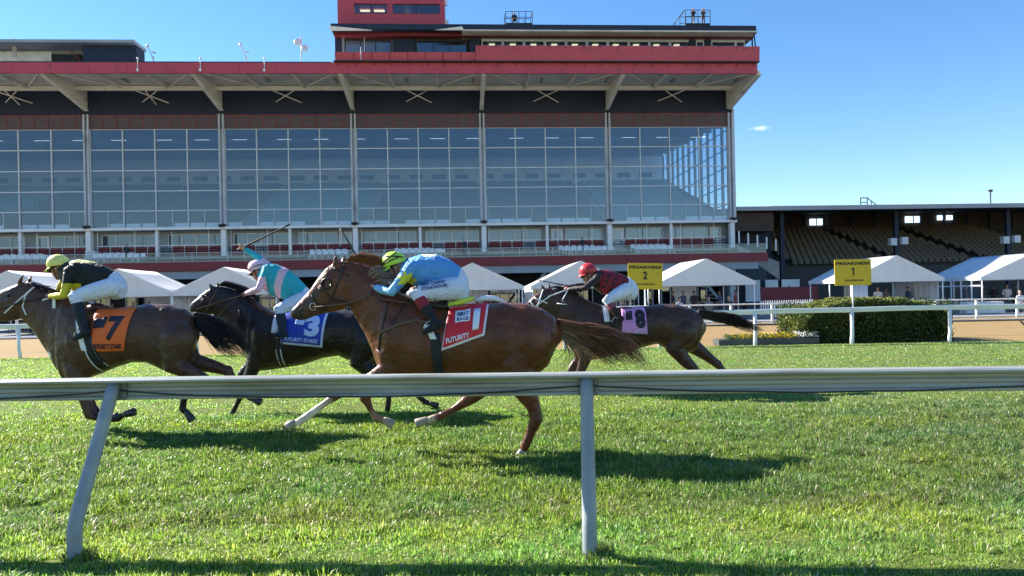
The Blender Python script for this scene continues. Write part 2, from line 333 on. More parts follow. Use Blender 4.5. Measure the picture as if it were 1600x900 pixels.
# small weeds round the post feet
def tuft(cx, cy, n, r, hh, label):
    mb = MB()
    for i in range(n):
        an = random.random()*6.28; q = r*random.random()**.5; x, y = cx+q*math.cos(an), cy+q*math.sin(an); h = hh*(.5+random.random()); a2 = random.random()*6.28; w = .003+.004*random.random()
        dx, dy = math.cos(a2)*h*.5, math.sin(a2)*h*.5
        mb.add([(x-w, y, 0), (x+w, y, 0), (x+dx*.4+w*1.5, y+dy*.4, h*.6), (x+dx*.4-w*1.5, y+dy*.4, h*.6), (x+dx, y+dy, h)], [(0, 1, 2, 3), (3, 2, 4)])
    o = mb.build('grass_tuft', mat('weed_leaf', (.16, .22, .05), .5, .25, 30, transl=.35)); tag(o, label, 'grass tuft')
tuft(pb1.x+.03, pb1.y, 130, .10, .05, 'uncut grass tuft at the foot of the left bent rail post')
tuft(pb2.x+.04, pb2.y, 130, .11, .05, 'uncut grass tuft at the foot of the right rail post')
# far white turf rail
fr = empty('track_rail', (0, 0, 0), 0, 'white painted turf rail far side of the grass, in front of the hedge', 'rail')
def frp(x, off=0, z=0):
    dd = Vector((1, -.045, 0)).normalized(); nn = Vector((.045, 1, 0)).normalized(); q = Vector((x, railY(x)-.15, 0)) + nn*off; return Vector((q.x, q.y, z))
mb = MB(); N = 60; xs = [-34+68*i/N for i in range(N+1)]; pr = [(-.05, 0), (-.035, .02), (.03, .02), (.05, 0), (.05, -.11), (.0, -.13), (-.02, -.11), (-.03, -.05), (-.05, -.03)]; k = len(pr); vs = []
for x in xs:
    zz = 1.085 + .012*math.sin(x*.55+1) + .006*math.sin(x*1.7)
    vs += [frp(x, o_, zz+z_) for o_, z_ in pr]
mb.add(vs, [tuple(range(k)), tuple(range(N*k, N*k+k))[::-1]] + [(i*k+j, i*k+(j+1) % k, (i+1)*k+(j+1) % k, (i+1)*k+j) for i in range(N) for j in range(k)])
mb.build('rail_beam', M['wht'], fr)
x0 = P(1333, 537, 22.1).x
for i in range(-9, 3):
    x = x0 + i*2.86; m2 = MB(); m2.path([frp(x, .04, -.05), frp(x, .04, .15), frp(x, .0, .30), frp(x, -.0, 1.02)], [.055, .055, .052, .05], 10); m2.build('post', M['wht'], fr, smooth=True)
# low dark rail of the dirt track with leaning posts
dr = empty('track_rail', (0, 0, 0), 0, 'low thin dark rail with leaning posts along the inside of the brown dirt track', 'rail')
def drp(x, off=0, z=0): return Vector((x, 26.2 - .045*x + off, z))
mb = MB(); mb.path([drp(-30+2*i, 0, .47) for i in range(31)], .028, 8); mb.build('rail_beam', mat('dull_rail', (.10, .085, .07), .5, .2, 3), dr, smooth=True)
mb = MB(); mb.path([drp(-30+2*i, .02, .51) for i in range(31)], .014, 6); mb.build('top_strip', M['wht'], dr, smooth=True)
for i in range(-6, 6):
    x = P(1581, 520, 26).x + i*6.2 ; m2 = MB(); m2.bar(drp(x+.14, -.3, -.04), drp(x-.1, 0, .46), .035, 8); m2.build('post', mat('rusty_post', (.14, .10, .07), .7, .2, 5), dr, smooth=True)
# outer rail of the dirt track with hanging boards
orr = empty('track_rail', (0, 0, 0), 0, 'white outer rail with short posts between the dirt track and the tents', 'rail')
def orp(x, off=0, z=0): return Vector((x, 39.0 + .02*x + off, z))
mb = MB(); mb.path([orp(-40+2*i, 0, .98) for i in range(41)], .035, 8); mb.build('rail_beam', M['wht'], orr, smooth=True)
mb = MB(); mb.path([orp(-40+2*i, 0, .06) for i in range(41)], .045, 6); mb.build('lower_rail', M['wht'], orr, smooth=True)
for i in range(-18, 16):
    x = i*2.2+.6; m2 = MB(); m2.box(x-.05, x+.05, 39+.02*x-.05, 39+.02*x+.05, -.04, .95); m2.build('post', M['wht'], orr)
# ================================================================ hedge, planter, sign boards
def leafcloud(name, n, sampler, size, m, parent=None, var=.3, attrcol=None):
    pos = np.array([sampler() for _ in range(n)]); n = len(pos)
    nr = NR.normal(size=(n, 3)); nr /= np.linalg.norm(nr, axis=1)[:, None]; tt = np.cross(nr, NR.normal(size=(n, 3))); tt /= np.linalg.norm(tt, axis=1)[:, None]; bb = np.cross(nr, tt)
    s = size*(.5+NR.random(n))[:, None]
    vs = np.stack([pos-tt*s, pos+bb*s*.5, pos+tt*s, pos-bb*s*.5], 1).reshape(-1, 3)
    me = bpy.data.meshes.new(name); me.from_pydata(vs.tolist(), [], (np.arange(n)[:, None]*4+[0, 1, 2, 3]).tolist())
    at = me.color_attributes.new('tint', 'FLOAT_COLOR', 'POINT'); cc = np.ones((n*4, 4), np.float32); base = np.array(attrcol if attrcol is not None else (.06, .09, .02)); cc[:, :3] = np.repeat(base*(1-var+2*var*NR.random((n, 1))), 4, 0)
    at.data.foreach_set('color', cc.ravel()); me.materials.append(m); o = bpy.data.objects.new(name, me); COL.objects.link(o)
    if parent: o.parent = parent
    return o
hm_ = mat('hedge_leaf', (.05, .08, .02), .5, .1, 2, attr='tint', transl=.25, spec=.3)
hx0, hx1 = P(1243, 500, 23.6).x, P(1470, 500, 23.6).x; hy0, hy1 = 22.75, 25.3
hg = empty('hedge', ((hx0+hx1)/2, 24.0, 0), 0, 'dark clipped hedge with a rounded top behind the white rail and the number 1 board', 'hedge')
def htop(x): f = (x-hx0)/(hx1-hx0); return .60 + .70*math.sin(math.pi*min(1, max(0, f)))**.45 + .07*noise.noise(Vector((x*4.5, 3, 0))) - (.12 if f < .06 else 0) + .05*noise.noise(Vector((x*2, 0, 0)))
core = MB()
xs = [hx0+.12+(hx1-hx0-.24)*i/12 for i in range(13)]
core.prism([(x, -.02) for x in (xs[0], xs[-1])] + [(x, htop(x)-.12) for x in reversed(xs)], 'y', hy0+.62, hy1-.15)
co = core.build('dark_core', mat('hedge_core', (.012, .016, .006), .9, .2), hg); co.location = -hg.location  # near-black filler block painting the shaded inside of the hedge
def hs_():
    while True:
        r = random.random(); x = random.uniform(hx0, hx1); t = htop(x); yf = hy0 - .045*(x-hx0)*.5 + .22
        zz_ = random.uniform(0, t); rn = noise.noise(Vector((x*2.2, zz_*2.2, 3)))*.16 + .25*(abs((x-hx0)/(hx1-hx0)-.5)*2)**5
        if r < .42: return (x, yf + abs(random.gauss(0, .10))+rn, zz_)
        if r < .70: return (x, random.uniform(yf, hy1), t - abs(random.gauss(0, .07)) + .03 + (.10*math.exp(-0)) * noise.noise(Vector((x*4, 1, random.random()*2))))
        if r < .85: return (hx0 + abs(random.gauss(0, .10)) - .04 + rn, random.uniform(yf, hy1), random.uniform(0, t-.05))
        return (hx1 - abs(random.gauss(0, .08)), random.uniform(yf, hy1), random.uniform(0, t))
lf = leafcloud('foliage', 26000, hs_, .038, hm_, hg, .45, (.055, .085, .018)); lf.location = -hg.location
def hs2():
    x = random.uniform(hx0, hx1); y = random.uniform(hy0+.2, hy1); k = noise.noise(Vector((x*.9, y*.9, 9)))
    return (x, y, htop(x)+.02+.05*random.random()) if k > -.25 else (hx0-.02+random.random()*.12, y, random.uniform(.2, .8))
l2 = leafcloud('sunlit_leaves', 7000, hs2, .032, hm_, hg, .3, (.20, .22, .045)); l2.location = -hg.location  # paler leaf colour paints the sunlight on the top and left end
# planter box with yellow and white flowers
px0, px1 = P(1122, 535, 22.9).x, P(1279, 535, 22.9).x
pl = empty('flower_planter', ((px0+px1)/2, 23.2, 0), 0, 'long low dark planter box of yellow and white flowers behind the white rail', 'planter')
mb = MB(); mb.box(px0, px1, 22.82, 23.5, -.03, .16); bx = mb.build('box', mat('planter_green', (.045, .06, .055), .6, .2, 3), pl, bevel=.02); bx.location = -pl.location
def fl(x0, x1): return lambda: (random.uniform(x0, x1), random.uniform(22.87, 23.45), .16 + random.random()*.13 + .05*noise.noise(Vector((random.random()*9, 0, 0))))
o = leafcloud('leaves', 2200, fl(px0+.3, px1), .03, hm_, pl, .3, (.07, .12, .03)); o.location = -pl.location
fm = mat('petal', (.8, .6, .02), .5, .1, 5, attr='tint', transl=.3)
def fl2(x0, x1): return lambda: (random.uniform(x0, x1), random.uniform(22.85, 23.4), .20 + .16*random.random()*abs(math.sin(random.random()*3)))
o = leafcloud('yellow_flowers', 800, fl2(px0+.5, px1-.65), .026, fm, pl, .25, (.75, .52, .02)); o.location = -pl.location
o = leafcloud('white_flowers', 700, fl2(px1-.62, px1), .028, fm, pl, .1, (.8, .8, .82)); o.location = -pl.location
def board(px, py0, py1, w_px, Y, num, tilt, label):
    c = P(px, (py0+py1)/2, Y); h = (py1-py0)/FPX*Y; w = w_px/FPX*Y
    e = empty('sign_board', (c.x, c.y, 0), 0, label, 'sign')
    mb = MB(); r = .03; pts = []
    for cx, cz, a0 in ((w/2-r, h/2-r, 0), (-w/2+r, h/2-r, 90), (-w/2+r, -h/2+r, 180), (w/2-r, -h/2+r, 270)):
        for k in range(5): an = rad(a0+k*22.5); pts.append((cx+r*math.cos(an), cz+r*math.sin(an)))
    mb.prism(pts, 'y', -.012, .012); bo = mb.build('panel', M['yel'], e); bo.location = (0, 0, c.z); bo.rotation_euler = (0, tilt, 0)
    mb = MB(); mb.bar((0, .04, 0), (0, .04, c.z - h*.3), .022, 8); mb.build('pole', M['wht'], e, smooth=True)
    put_text('PREAKNESS', w*.92, h*.115, (0, -.0175, h*.34), 0, M['ink'], bo, 'heading_lettering', .03)
    if num == '1':
        k_ = h*.30; one = MB(); one.prism([(-.02*k_, -.5*k_), (.16*k_, -.5*k_), (.16*k_, .5*k_), (.03*k_, .5*k_), (-.24*k_, .33*k_), (-.20*k_, .20*k_), (-.02*k_, .27*k_)], 'y', -.0175, -.0135); oo = one.build('numeral', M['ink'], bo); oo.location = (0, 0, h*.03)
    else: put_text(num, h*.17, h*.30, (0, -.0175, h*.03), 0, M['ink'], bo, 'numeral', .035)
    put_text('DIVISION', w*.5, h*.07, (0.02, -.0175, -h*.31), 0, M['ink'], bo, 'lower_lettering', .02)
board(1332.5, 405, 446, 57, 22.9, '1', .0, 'yellow board with a black number 1 on a white pole above the hedge')
board(1008, 411, 452, 54, 23.2, '2', .03, 'yellow board with a black number 2 on a white pole behind the maroon rider')
# ================================================================ tents
def person_later(*a): pass
def tent(px, hw=3.0, dep=5.4, y0=-30.0, zp=3.75, ze=2.28, label='', sides='', D=None):
    xf, _ = B(px, 420, y0); c = BW(xf, y0, 0)
    e = empty('frame_tent', c, BANG, label, 'tent')
    rf = MB(); ov = .06; dz = .03
    nx, ny = 6, 8
    for sgn in (-1, 1):
        vs = []; fs = []
        for i in range(nx+1):
            for j in range(ny+1):
                u = i/nx; v = j/ny; sagv = -.05*math.sin(math.pi*u) - .035*math.sin(math.pi*v)*(1-abs(2*u-1))
                vs.append((sgn*(hw+ov)*u, -ov + (dep+2*ov)*v, zp + (ze-zp)*u + sagv))
        for i in range(nx):
            for j in range(ny): q = i*(ny+1)+j; fs.append((q, q+1, q+ny+2, q+ny+1))
        rf.add(vs, fs)
    ro = rf.build('roof', M['tent'], e, smooth=True)
    so_ = ro.modifiers.new('thickness', 'SOLIDIFY'); so_.thickness = .012
    for y_, nm in ((-ov-.004, 'front_gable'), (dep+ov+.004, 'rear_gable')):
        g = MB(); g.prism([(-hw-ov, ze-.20), (hw+ov, ze-.20), (hw+ov, ze), (0, zp), (-hw-ov, ze)], 'y', y_-.006, y_+.006); g.build(nm, M['tent'], e)
    for sgn in (-1, 1):
        g = MB(); x = sgn*(hw+ov); g.box(x-.006, x+.006, -ov, dep+ov, ze-.20, ze); g.build('valance', M['tent'], e)
    for x in (-hw, hw):
        for y in (0, dep/2, dep):
            g = MB(); g.bar((x*.985, y, -.02), (x*.985, y, ze-.02), .04, 8); g.build('leg', M['wht'], e, smooth=True)
    fr_ = MB()
    for y in (0.05, dep-.05): fr_.bar((-hw, y, ze-.1), (0, y, zp-.09), .03, 6).bar((hw, y, ze-.1), (0, y, zp-.09), .03, 6).bar((-hw, y, ze-.12), (hw, y, ze-.12), .025, 6)
    fr_.bar((0, 0.05, zp-.09), (0, dep-.05, zp-.09), .03, 6)
    fr_.build('frame', M['wht'], e, smooth=True)
    def curtain(x0, y0_, x1, y1_, zt=ze-.12):
        k = 24; vs = []; L = math.hypot(x1-x0, y1_-y0_); nxn, nyn = -(y1_-y0_)/L, (x1-x0)/L
        for i in range(k+1):
            t = i/k; w = .05*math.sin(i*2.1)+.02*math.sin(i*5.3)
            for z in (.03, zt): vs.append((x0+(x1-x0)*t+nxn*w, y0_+(y1_-y0_)*t+nyn*w, z))
        g = MB(); g.add(vs, [(2*i, 2*i+2, 2*i+3, 2*i+1) for i in range(k)]); q = g.build('side_curtain', M['canvas'], e, smooth=True); s2 = q.modifiers.new('thickness', 'SOLIDIFY'); s2.thickness = .008
    if 'l' in sides: curtain(-hw+.02, .4, -hw+.02, dep-.1)
    if 'L' in sides: curtain(-hw+.05, .02, -hw+1.15, .02)
    if 'r' in sides: curtain(hw-.02, .4, hw-.02, dep-.1)
    if 'b' in sides: curtain(-hw*.2, dep-.05, hw*.35, dep-.05)
    if 'w' in sides:
        g = MB()
        for y in (.9, 1.9, 2.9): g.bar((-hw, y, .1), (-hw, y, ze-.2), .05, 4)
        g.bar((-hw, .1, 1.72), (-hw, dep, 1.72), .05, 4).bar((-hw, .1, .85), (-hw, dep, .85), .03, 4); g.build('side_window_frame', M['wht'], e)
        g = MB(); g.box(-hw+.03, -hw+.035, .15, dep-.1, .12, ze-.2); g.build('clear_side', M['glassc'], e)
    return e, xf
TENTS = [
 (12, 'white frame tent at the far left edge behind the orange cloth horse', 'b'),
 (184, 'white frame tent directly behind the rider in black and yellow', 'rb'),
 (350, 'white frame tent between the yellow and the pink helmeted riders', 'l'),
 (738, 'white frame tent just right of the rider in blue', 'b'),
 (908, 'white frame tent behind the head of the rider in maroon', 'l'),
 (1104, 'white frame tent right of the number 2 board', 'b'),
 (1401, 'white frame tent with curtained left corner behind the number 1 board and hedge', 'Lrb'),
 (1612, 'rightmost white frame tent, with windowed side, cut by the right edge', 'w')]
TE = [tent(px, label=lb, sides=sd, hw=3.05 if px != 1612 else 3.4) for px, lb, sd in TENTS]
# ================================================================ grandstand
GS = empty('grandstand', (0, BDIST, 0), BANG, 'huge glass fronted red and grey grandstand with roof canopy and press box', 'building')
X1 = 22.95; S = 12.83; PX = [X1 - S*k for k in range(0, 8)]       # pillar lines, right to left
XL = PX[-1]
def part(name, mb, m, parent=GS, **k): return mb.build(name, M[m] if isinstance(m, str) else m, parent, **k)
ZR = [18.78, 16.76, 14.73, 12.72, 10.78, 9.15]
# glazed bays
for k in range(7):
    xr, xl = PX[k]-.28, PX[k+1]+.28; f = MB(); q = (xr-xl)/4
    for z in ZR: f.box(xl, xr, -.10, .05, z-.05, z+.05)
    for i in range(0, 5): x = xl+q*i; f.box(x-.05, x+.05, -.16, .03, ZR[-1], ZR[0])
    for i in range(4):
        if (i+k) % 2 == 0 or i == 3: x = xl+q*(i+.5); f.box(x-.025, x+.025, -.09, .02, ZR[-1], ZR[-2])
    fo = part('curtain_wall', f, 'mull')
    g = MB()
    for i in range(4):
        for j in range(5): g.box(xl+q*i+.05, xl+q*(i+1)-.05, -.03, -.02, ZR[j+1]+.05, ZR[j]-.05)
    part('glass', g, 'glass', fo)
    low = MB()
    for i in range(8):
        if (i*7+k*3) % 4: low.box(xl+q*i/2+.1, xl+q*(i+1)/2-.1, .12, .18, ZR[-1]-.02, ZR[-1]+.42)
    part('low_panel', low, 'inwall')
for k in range(8):
    x = PX[k]; f = MB(); f.box(x-.27, x-.10, -.35, .3, 9.1, 20.2); f.box(x+.10, x+.27, -.35, .3, 9.1, 20.2); f.box(x-.10, x+.10, -.1, .2, 9.1, 20.2)
    part('pillar', f, 'pillar')
    f = MB(); f.box(x-.24, x+.24, -.3, .3, 6.2, 8.85); part('lower_pillar', f, 'wht', bevel=.03)
    f = MB(); f.box(x-.32, x+.32, -.72, -.35, 9.1, 9.35); f.ball((x, -.8, 9.15), .16, .2, .14); part('floodlight', f, 'black')
    f = MB(); f.box(x-.30, x+.30, -.1, .5, -.05, 5.0); part('ground_pillar', f, 'pillar')
for k in range(7):
    x = (PX[k]+PX[k+1])/2; f = MB(); f.box(x-.13, x+.13, -.2, .2, 6.2, 8.85); part('mid_column', f, 'wht')
# slabs and bands
f = MB(); f.box(XL, X1+.4, -.55, .6, 8.86, 9.10); part('sill_slab', f, 'wht')
f = MB(); f.box(XL, X1+.38, -.12, .3, 18.84, 20.15); part('louvre_band', f, 'louvre')
f = MB(); x = XL+.3
ci = 0
while x < X1:
    f.box(x-.035, x+.035, -.17, -.13, 18.9, 20.1); x += 1.28
f.box(XL, X1+.38, -.16, -.125, 20.09, 20.18); f.box(XL, X1+.38, -.16, -.125, 18.86, 18.9)
part('louvre_trim', f, mat('trim_red', (.26, .03, .05), .5))
f = MB(); f.box(XL, X1+.4, .0, .5, 20.16, 22.62); part('upper_wall', f, 'navy')
f = MB(); f.box(XL, X1+.36, -.15, .3, 18.79, 18.84); part('flashing', f, 'black')
# canopy
ZF0, ZF1, YC = 21.85, 22.78, -8.0; XC = X1-.3
f = MB(); f.prism([(YC+.1, ZF0+.32), (0, 22.62), (0, 22.8), (YC+.1, 22.7)], 'x', XL, XC-.02); part('soffit', f, 'soffit')
f = MB(); f.box(XL, XC, YC-.12, YC+.08, ZF0, ZF1); part('canopy_fascia', f, 'red')
f = MB(); f.box(XL, -16.3, YC-.05, YC+.5, ZF1, ZF1+.12); part('gutter', f, 'black')
for px_ in (215, 313, 413):
    x = B(px_, 105, YC-.2)[0]; f = MB(); f.bar((x, YC-.16, ZF1+.3), (x, YC-.2, ZF0+.35), .035, 5).ball((x, YC-.24, ZF0+.25), .13, .12, .15).ball((x, YC-.16, ZF1+.35), .1); part('fascia_lamp', f, 'wht')
x = XL+1.0
while x < XC: part('fascia_seam', MB().box(x-.015, x+.015, YC-.125, YC-.118, ZF0+.01, ZF1-.01), 'red_dk'); x += 3.2
f = MB(); f.box(XL, XC-.05, -2.25, -1.95, 22.02, 22.42); part('canopy_beam', f, 'beige')
for k in range(8):
    x = PX[k]; f = MB(); f.prism([(-.05, 20.62), (YC+.15, ZF0+.03), (YC+.15, ZF0+.35), (-.05, 22.6)], 'x', x-.09, x+.09); f.prism([(-.12, 20.56), (YC+.12, ZF0-.03), (YC+.12, ZF0+.03), (-.05, 20.66)], 'x', x-.2, x+.2)
    part('bracket', f, 'beige')
for k in range(7):
    for j in (1, 2):
        x = PX[k]-S*j/3; f = MB(); f.prism([(-2.2, 22.1), (YC+.12, ZF0+.1), (YC+.12, ZF0+.3), (-2.2, 22.45)], 'x', x-.07, x+.07); part('rafter', f, 'beige')
    f = MB(); f.bar((PX[k]-.2, YC+.3, ZF0+.3), (PX[k]-S/3, -2.2, 22.3), .07, 4); part('diagonal_brace', f, 'beige'); part('diagonal_brace', MB().bar((PX[k+1]+.2, YC+.3, ZF0+.3), (PX[k+1]+S/3, -2.2, 22.3), .07, 4), 'beige')
    xm = (PX[k]+PX[k+1])/2+.1; f = MB(); f.bar((xm-1.2, -.1, 21.45), (xm+1.0, -2.1, 22.0), .055, 4).bar((xm+1.3, -.1, 21.35), (xm-1.0, -2.1, 22.0), .055, 4); f = f.bar((xm+.1, -.1, 21.2), (xm-.1, -2.1, 22.0), .07, 4) if k > 3 else f; part('strut', f, 'beige')
    for i in range(6):
        f = MB(); x = PX[k]-.9-i*2.1; f.box(x-.12, x+.12, -5.2, -3.9, 22.18, 22.30); part('soffit_light', f, 'conc') if (i % 3 == 0) else None
# right end: slanted end plate of the canopy, end wall
f = MB(); f.prism([(-.05, 20.9), (YC+.15, ZF0), (YC+.15, 22.7), (-.05, 22.6)], 'x', XC-.02, XC+.12); f.bar((XC+.05, -.1, 20.75), (XC+.05, YC, ZF0), .13, 4); part('canopy_end_plate', f, 'beige')
f = MB(); f.box(X1+.27, X1+.42, -.3, .35, 8.8, 20.6); part('corner_post', f, 'mull')
# roof and core of the building
DEP = 27.0
f = MB(); f.prism([(.5, 22.75), (DEP+.6, 24.6), (DEP+.6, 24.9), (-7.9, 23.0-.1), (-7.9, 22.78)], 'x', XL, XC-.03); part('roof', f, 'roofg'); f = MB(); f.prism([(.6, 22.9), (DEP+.6, 24.6), (DEP+.6, 24.88), (.6, 23.2)], 'x', XC-.02, X1+.38); part('roof_edge', f, 'roofg')
f = MB(); f.box(XL, X1+.36, DEP, DEP+.5, -.05, 24.4); part('rear_wall', f, 'inwall')
f = MB(); f.box(XL-.5, XL, -.3, DEP+.3, -.05, 24); part('left_wall', f, 'conc')
f = MB(); f.prism([(.5, 19.5), (6, 20.2), (DEP, 21.6), (DEP, 21.9), (.5, 20.2)], 'x', XL, X1+.1); 
for i in range(9): f.box(XL, X1-.2, 2+i*2.8, 2.3+i*2.8, 19.1+i*.17, 19.9+i*.19)
part('interior_ceiling', f, 'ceil')
# interior stepped seating with aisles
NT = 22
f = MB(); g2 = MB(); f3 = MB()
bays = []
for k in range(7):
    xr, xl = PX[k], PX[k+1]; al = 1.1
    bays.append((xl+al, xr-.0 if k else xr-.3, k))
for i in range(NT):
    y = 2.2 + i*(DEP-4.2)/NT; z = 9.3 + i*.355; y1 = y+(DEP-4.2)/NT
    f3.box(XL, X1-.1, y, y1+.03, z-.5, z-.06)
    for xl, xr, k in bays:
        (f if k % 3 else g2).box(xl, xr, y+.28, y+.7, z-.06, z+.42)
part('seating_block', f, 'teal2'); part('seating_block', g2, 'teal'); part('terrace_steps', f3, 'conc')
f = MB(); f.box(XL, X1-.1, DEP-2.0, DEP-.05, 16.4, 17.1); part('rear_walkway', f, 'conc')
f = MB()
for k in range(7):
    for j in range(4): x = PX[k]-2-j*3.1; f.box(x-.9, x+.9, DEP-.12, DEP-.02, 18.0, 18.6)
part('rear_windows', f, 'dark')
f = MB()
for k in range(7):
    for j in range(3): x = PX[k]-1.5-j*4; f.box(x, x+1.6, 8, 8.25, 19.5, 19.56)
part('strip_light', f, emis('strip_lamp', (.8, .9, 1), 1.2))
f = MB(); f.box(XL, X1, 0.3, 2.2, 8.95, 9.22); part('front_floor', f, 'conc')
# glazed right end wall
e = MB(); x = X1+.15
ys = [0.4 + i*2.3 for i in range(12)]
for y in ys:
    zb = 9.15 + max(0, (y-2.2))*.345; e.box(x-.12, x+.12, y-.16, y+.16, zb, 20.6)
eo = part('end_wall_frame', e, mat('blue_steel', (.10, .16, .24), .5))
h = MB()
for i in range(6): z = 11.0+i*1.95; h.bar((x+.12, .3, z), (x+.12, DEP-.3, z), .07, 4)
h.bar((x, .3, 9.15), (x, DEP-1, 17.6), .14, 4)
part('end_rail', h, mat('blue_steel', (.1, .16, .24)), eo)
g = MB(); g.prism([(.4, 9.15), (DEP, 17.8), (DEP, 21.2), (.4, 20.6)], 'x', x+.02, x+.03); part('glass', g, 'glassc', eo)
g = MB(); g.prism([(.4, 4), (DEP, 4), (DEP, 17.7), (.4, 9.05)], 'x', x-.05, x+.08); part('end_wall', g, 'wall')
# club level behind the terrace
f = MB(); f.box(XL, X1, 1.6, 1.9, 6.2, 8.9); part('club_wall', f, 'wall')
rr = random.Random(3)
for k in range(7):
    for hbay in range(2):
        xa = PX[k+1]+.5+hbay*S/2; xb = xa+S/2-1.0
        door = rr.random() < .45
        if door:
            dx_ = xa + rr.choice([.1, (xb-xa)-1.3]); f = MB(); f.box(dx_, dx_+1.25, 1.5, 1.58, 6.25, 8.6); dr_ = part('door', f, 'wht'); g = MB(); g.box(dx_+.25, dx_+1.0, 1.46, 1.49, 6.9, 8.4); part('door_glass', g, 'glassd', dr_)
            if dx_ < xa+1: wa, wb_ = dx_+1.5, xb
            else: wa, wb_ = xa, dx_-.25
        else: wa, wb_ = xa, xb
        f = MB(); n_ = max(2, int((wb_-wa)/1.2)); f.box(wa, wb_, 1.42, 1.58, 7.28, 7.36); f.box(wa, wb_, 1.42, 1.58, 8.52, 8.6)
        for i in range(n_+1): x = wa+(wb_-wa)*i/n_; f.box(x-.04, x+.04, 1.42, 1.58, 7.36, 8.52)
        wo_ = part('window', f, 'wht'); g = MB(); g.box(wa+.04, wb_-.04, 1.5, 1.52, 7.36, 8.52); part('pane', g, 'glassd', wo_)
# glass screens and red panels of the terrace boxes
for k in range(7):
    f = MB(); gg = MB(); r_ = MB()
    n_ = 10; q = (S-1.0)/n_; gap = (k*3) % 7
    for i in range(n_):
        x = PX[k+1]+.5+q*i
        f.box(x-.03, x+.03, .55, .62, 6.2, 8.86 if i % 3 == 0 else 7.45)
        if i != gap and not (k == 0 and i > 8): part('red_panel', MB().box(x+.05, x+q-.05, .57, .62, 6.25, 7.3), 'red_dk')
    f.box(PX[k+1]+.4, PX[k]-.4, .54, .63, 7.38, 7.45)
    part('screen_frame', f, 'wht')
f = MB(); f.box(XL, X1+.5, -1.4, 2.0, 5.9, 6.18); part('terrace_step', f, 'conc')
f = MB(); f.box(XL, X1+1.8, -4.3, -1.0, 5.3, 5.58); part('terrace_floor', f, 'conc')
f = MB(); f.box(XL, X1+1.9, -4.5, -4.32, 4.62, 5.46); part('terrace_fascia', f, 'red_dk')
put_text('GRANDSTAND', 3.2, .28, (-10.3, -4.52, 5.02), 0, M['wht'], GS, 'fascia_lettering', 0) if False else None
f = MB(); f.box(XL, X1+1.85, -4.4, -1.0, 5.12, 5.28); part('terrace_edge', f, 'wall')
f = MB(); f.box(XL, X1+1.0, -4.28, -3.95, 3.9, 4.6); part('downstand', f, 'wall')
for k in range(7):
    f = MB(); x0_, x1_ = PX[k+1], PX[k] + (1.7 if k == 0 else 0)
    f.bar((x0_, -4.35, 6.32), (x1_, -4.35, 6.32), .03, 6); n_ = 8
    for i in range(n_+1): x = x0_+(x1_-x0_)*i/n_; f.bar((x, -4.35, 5.46), (x, -4.35, 6.32), .03, 6)
    ro = part('guard_rail', f, 'mull'); g = MB(); g.box(x0_, x1_, -4.33, -4.32, 5.5, 6.26); part('glass', g, 'glassc', ro)
    f = MB()
    for z in (6.55, 6.8, 7.05): f.bar((x0_+.4, .2, z), (x1_-.4, .2, z), .03, 5)
    for i in range(12): f.bar((x0_+.5+i*1.07, .2, 6.18), (x0_+.5+i*1.07, .2, 7.05), .025, 5)
    part('box_rail', f, 'black')
# ground floor
f = MB(); f.box(XL, X1, 6.0, 6.3, -.05, 5.2); part('ground_floor_wall', f, 'dark')
for k in range(7):
    for j in range(3):
        xa = PX[k+1]+.8+j*4.1; f = MB(); f.box(xa, xa+3.0, 5.8, 5.9, .1, 2.4); w_ = part('ground_window', f, 'glassd'); g = MB()
        for x in (xa, xa+1.0, xa+2.0, xa+3.0): g.box(x-.05, x+.05, 5.7, 5.79, .1, 2.5)
        g.box(xa-.05, xa+3.05, 5.7, 5.79, 2.4, 2.52); part('frame', g, 'mull', w_)
f = MB()
for s_ in ((-24.0, 1), (4.2, -1), (16.5, 1)):
    xx, dd_ = s_
    for i in range(14): f.box(xx+dd_*i*.3, xx+dd_*(i*.3+.32), -3.9, -2.5, 5.3-.38*i-.12, 5.3-.38*i)
    f.prism([(xx, 5.2), (xx, 5.6), (xx+dd_*4.2, .4), (xx+dd_*4.2, 0)], 'y', -4.0, -3.93); part('terrace_stair', f, 'conc'); f = MB()
# press box on the canopy
PL, PR = -16.3, 24.0
f = MB(); f.prism([(-7.9, 22.82), (-8.25, 22.85), (-8.4, 23.66), (-8.1, 23.7), (-7.9, 23.6)], 'x', PL+.4, PR-1.4); part('press_box_parapet', f, 'red')
f = MB(); f.prism([(-7.9, 22.82), (-8.5, 22.85), (-8.62, 24.2), (-8.1, 24.24)], 'x', -3.4, PR-1.3); part('press_box_parapet', f, 'red')
x = PL+.5
while x < PR-1.5: f = MB(); f.bar((x, -8.30, 22.85), (x, -8.44 if x < -3.4 else -8.66, 23.67 if x < -3.4 else 24.2), .03, 4); f.box(x+.1, x+.2, YC-.16, YC-.12, 22.5, 22.76); part('parapet_seam', f, 'red_dk'); x += 1.58
f = MB(); f.box(PL+.3, PR-1.3, -8.62, -7.9, 22.78, 22.85); part('press_box_flashing', f, 'black')
f = MB(); f.box(PL, PR-.6, -6.3, 6, 22.8, 23.0); f.box(PL, PR-.7, 0, 6, 23, 26.3); part('press_box_core', f, 'navy')
f = MB()
for xa, xb in ((PL, -15.7), (-11.0, -9.0), (-3.9, -2.9), (PR-6.9, PR-6.4), (PR-5.4, PR-4.9)): part('press_box_wall', MB().box(xa, xb, -5.6, -5.3, 23.0, 26.0), 'navy')
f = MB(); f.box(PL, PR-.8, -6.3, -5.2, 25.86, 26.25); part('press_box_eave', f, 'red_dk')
f = MB(); f.prism([(-7.2, 26.12), (-7.2, 26.62), (5, 27.0), (5, 26.35)], 'x', PL-.1, PR-1.0); part('press_box_roof', f, 'navy')
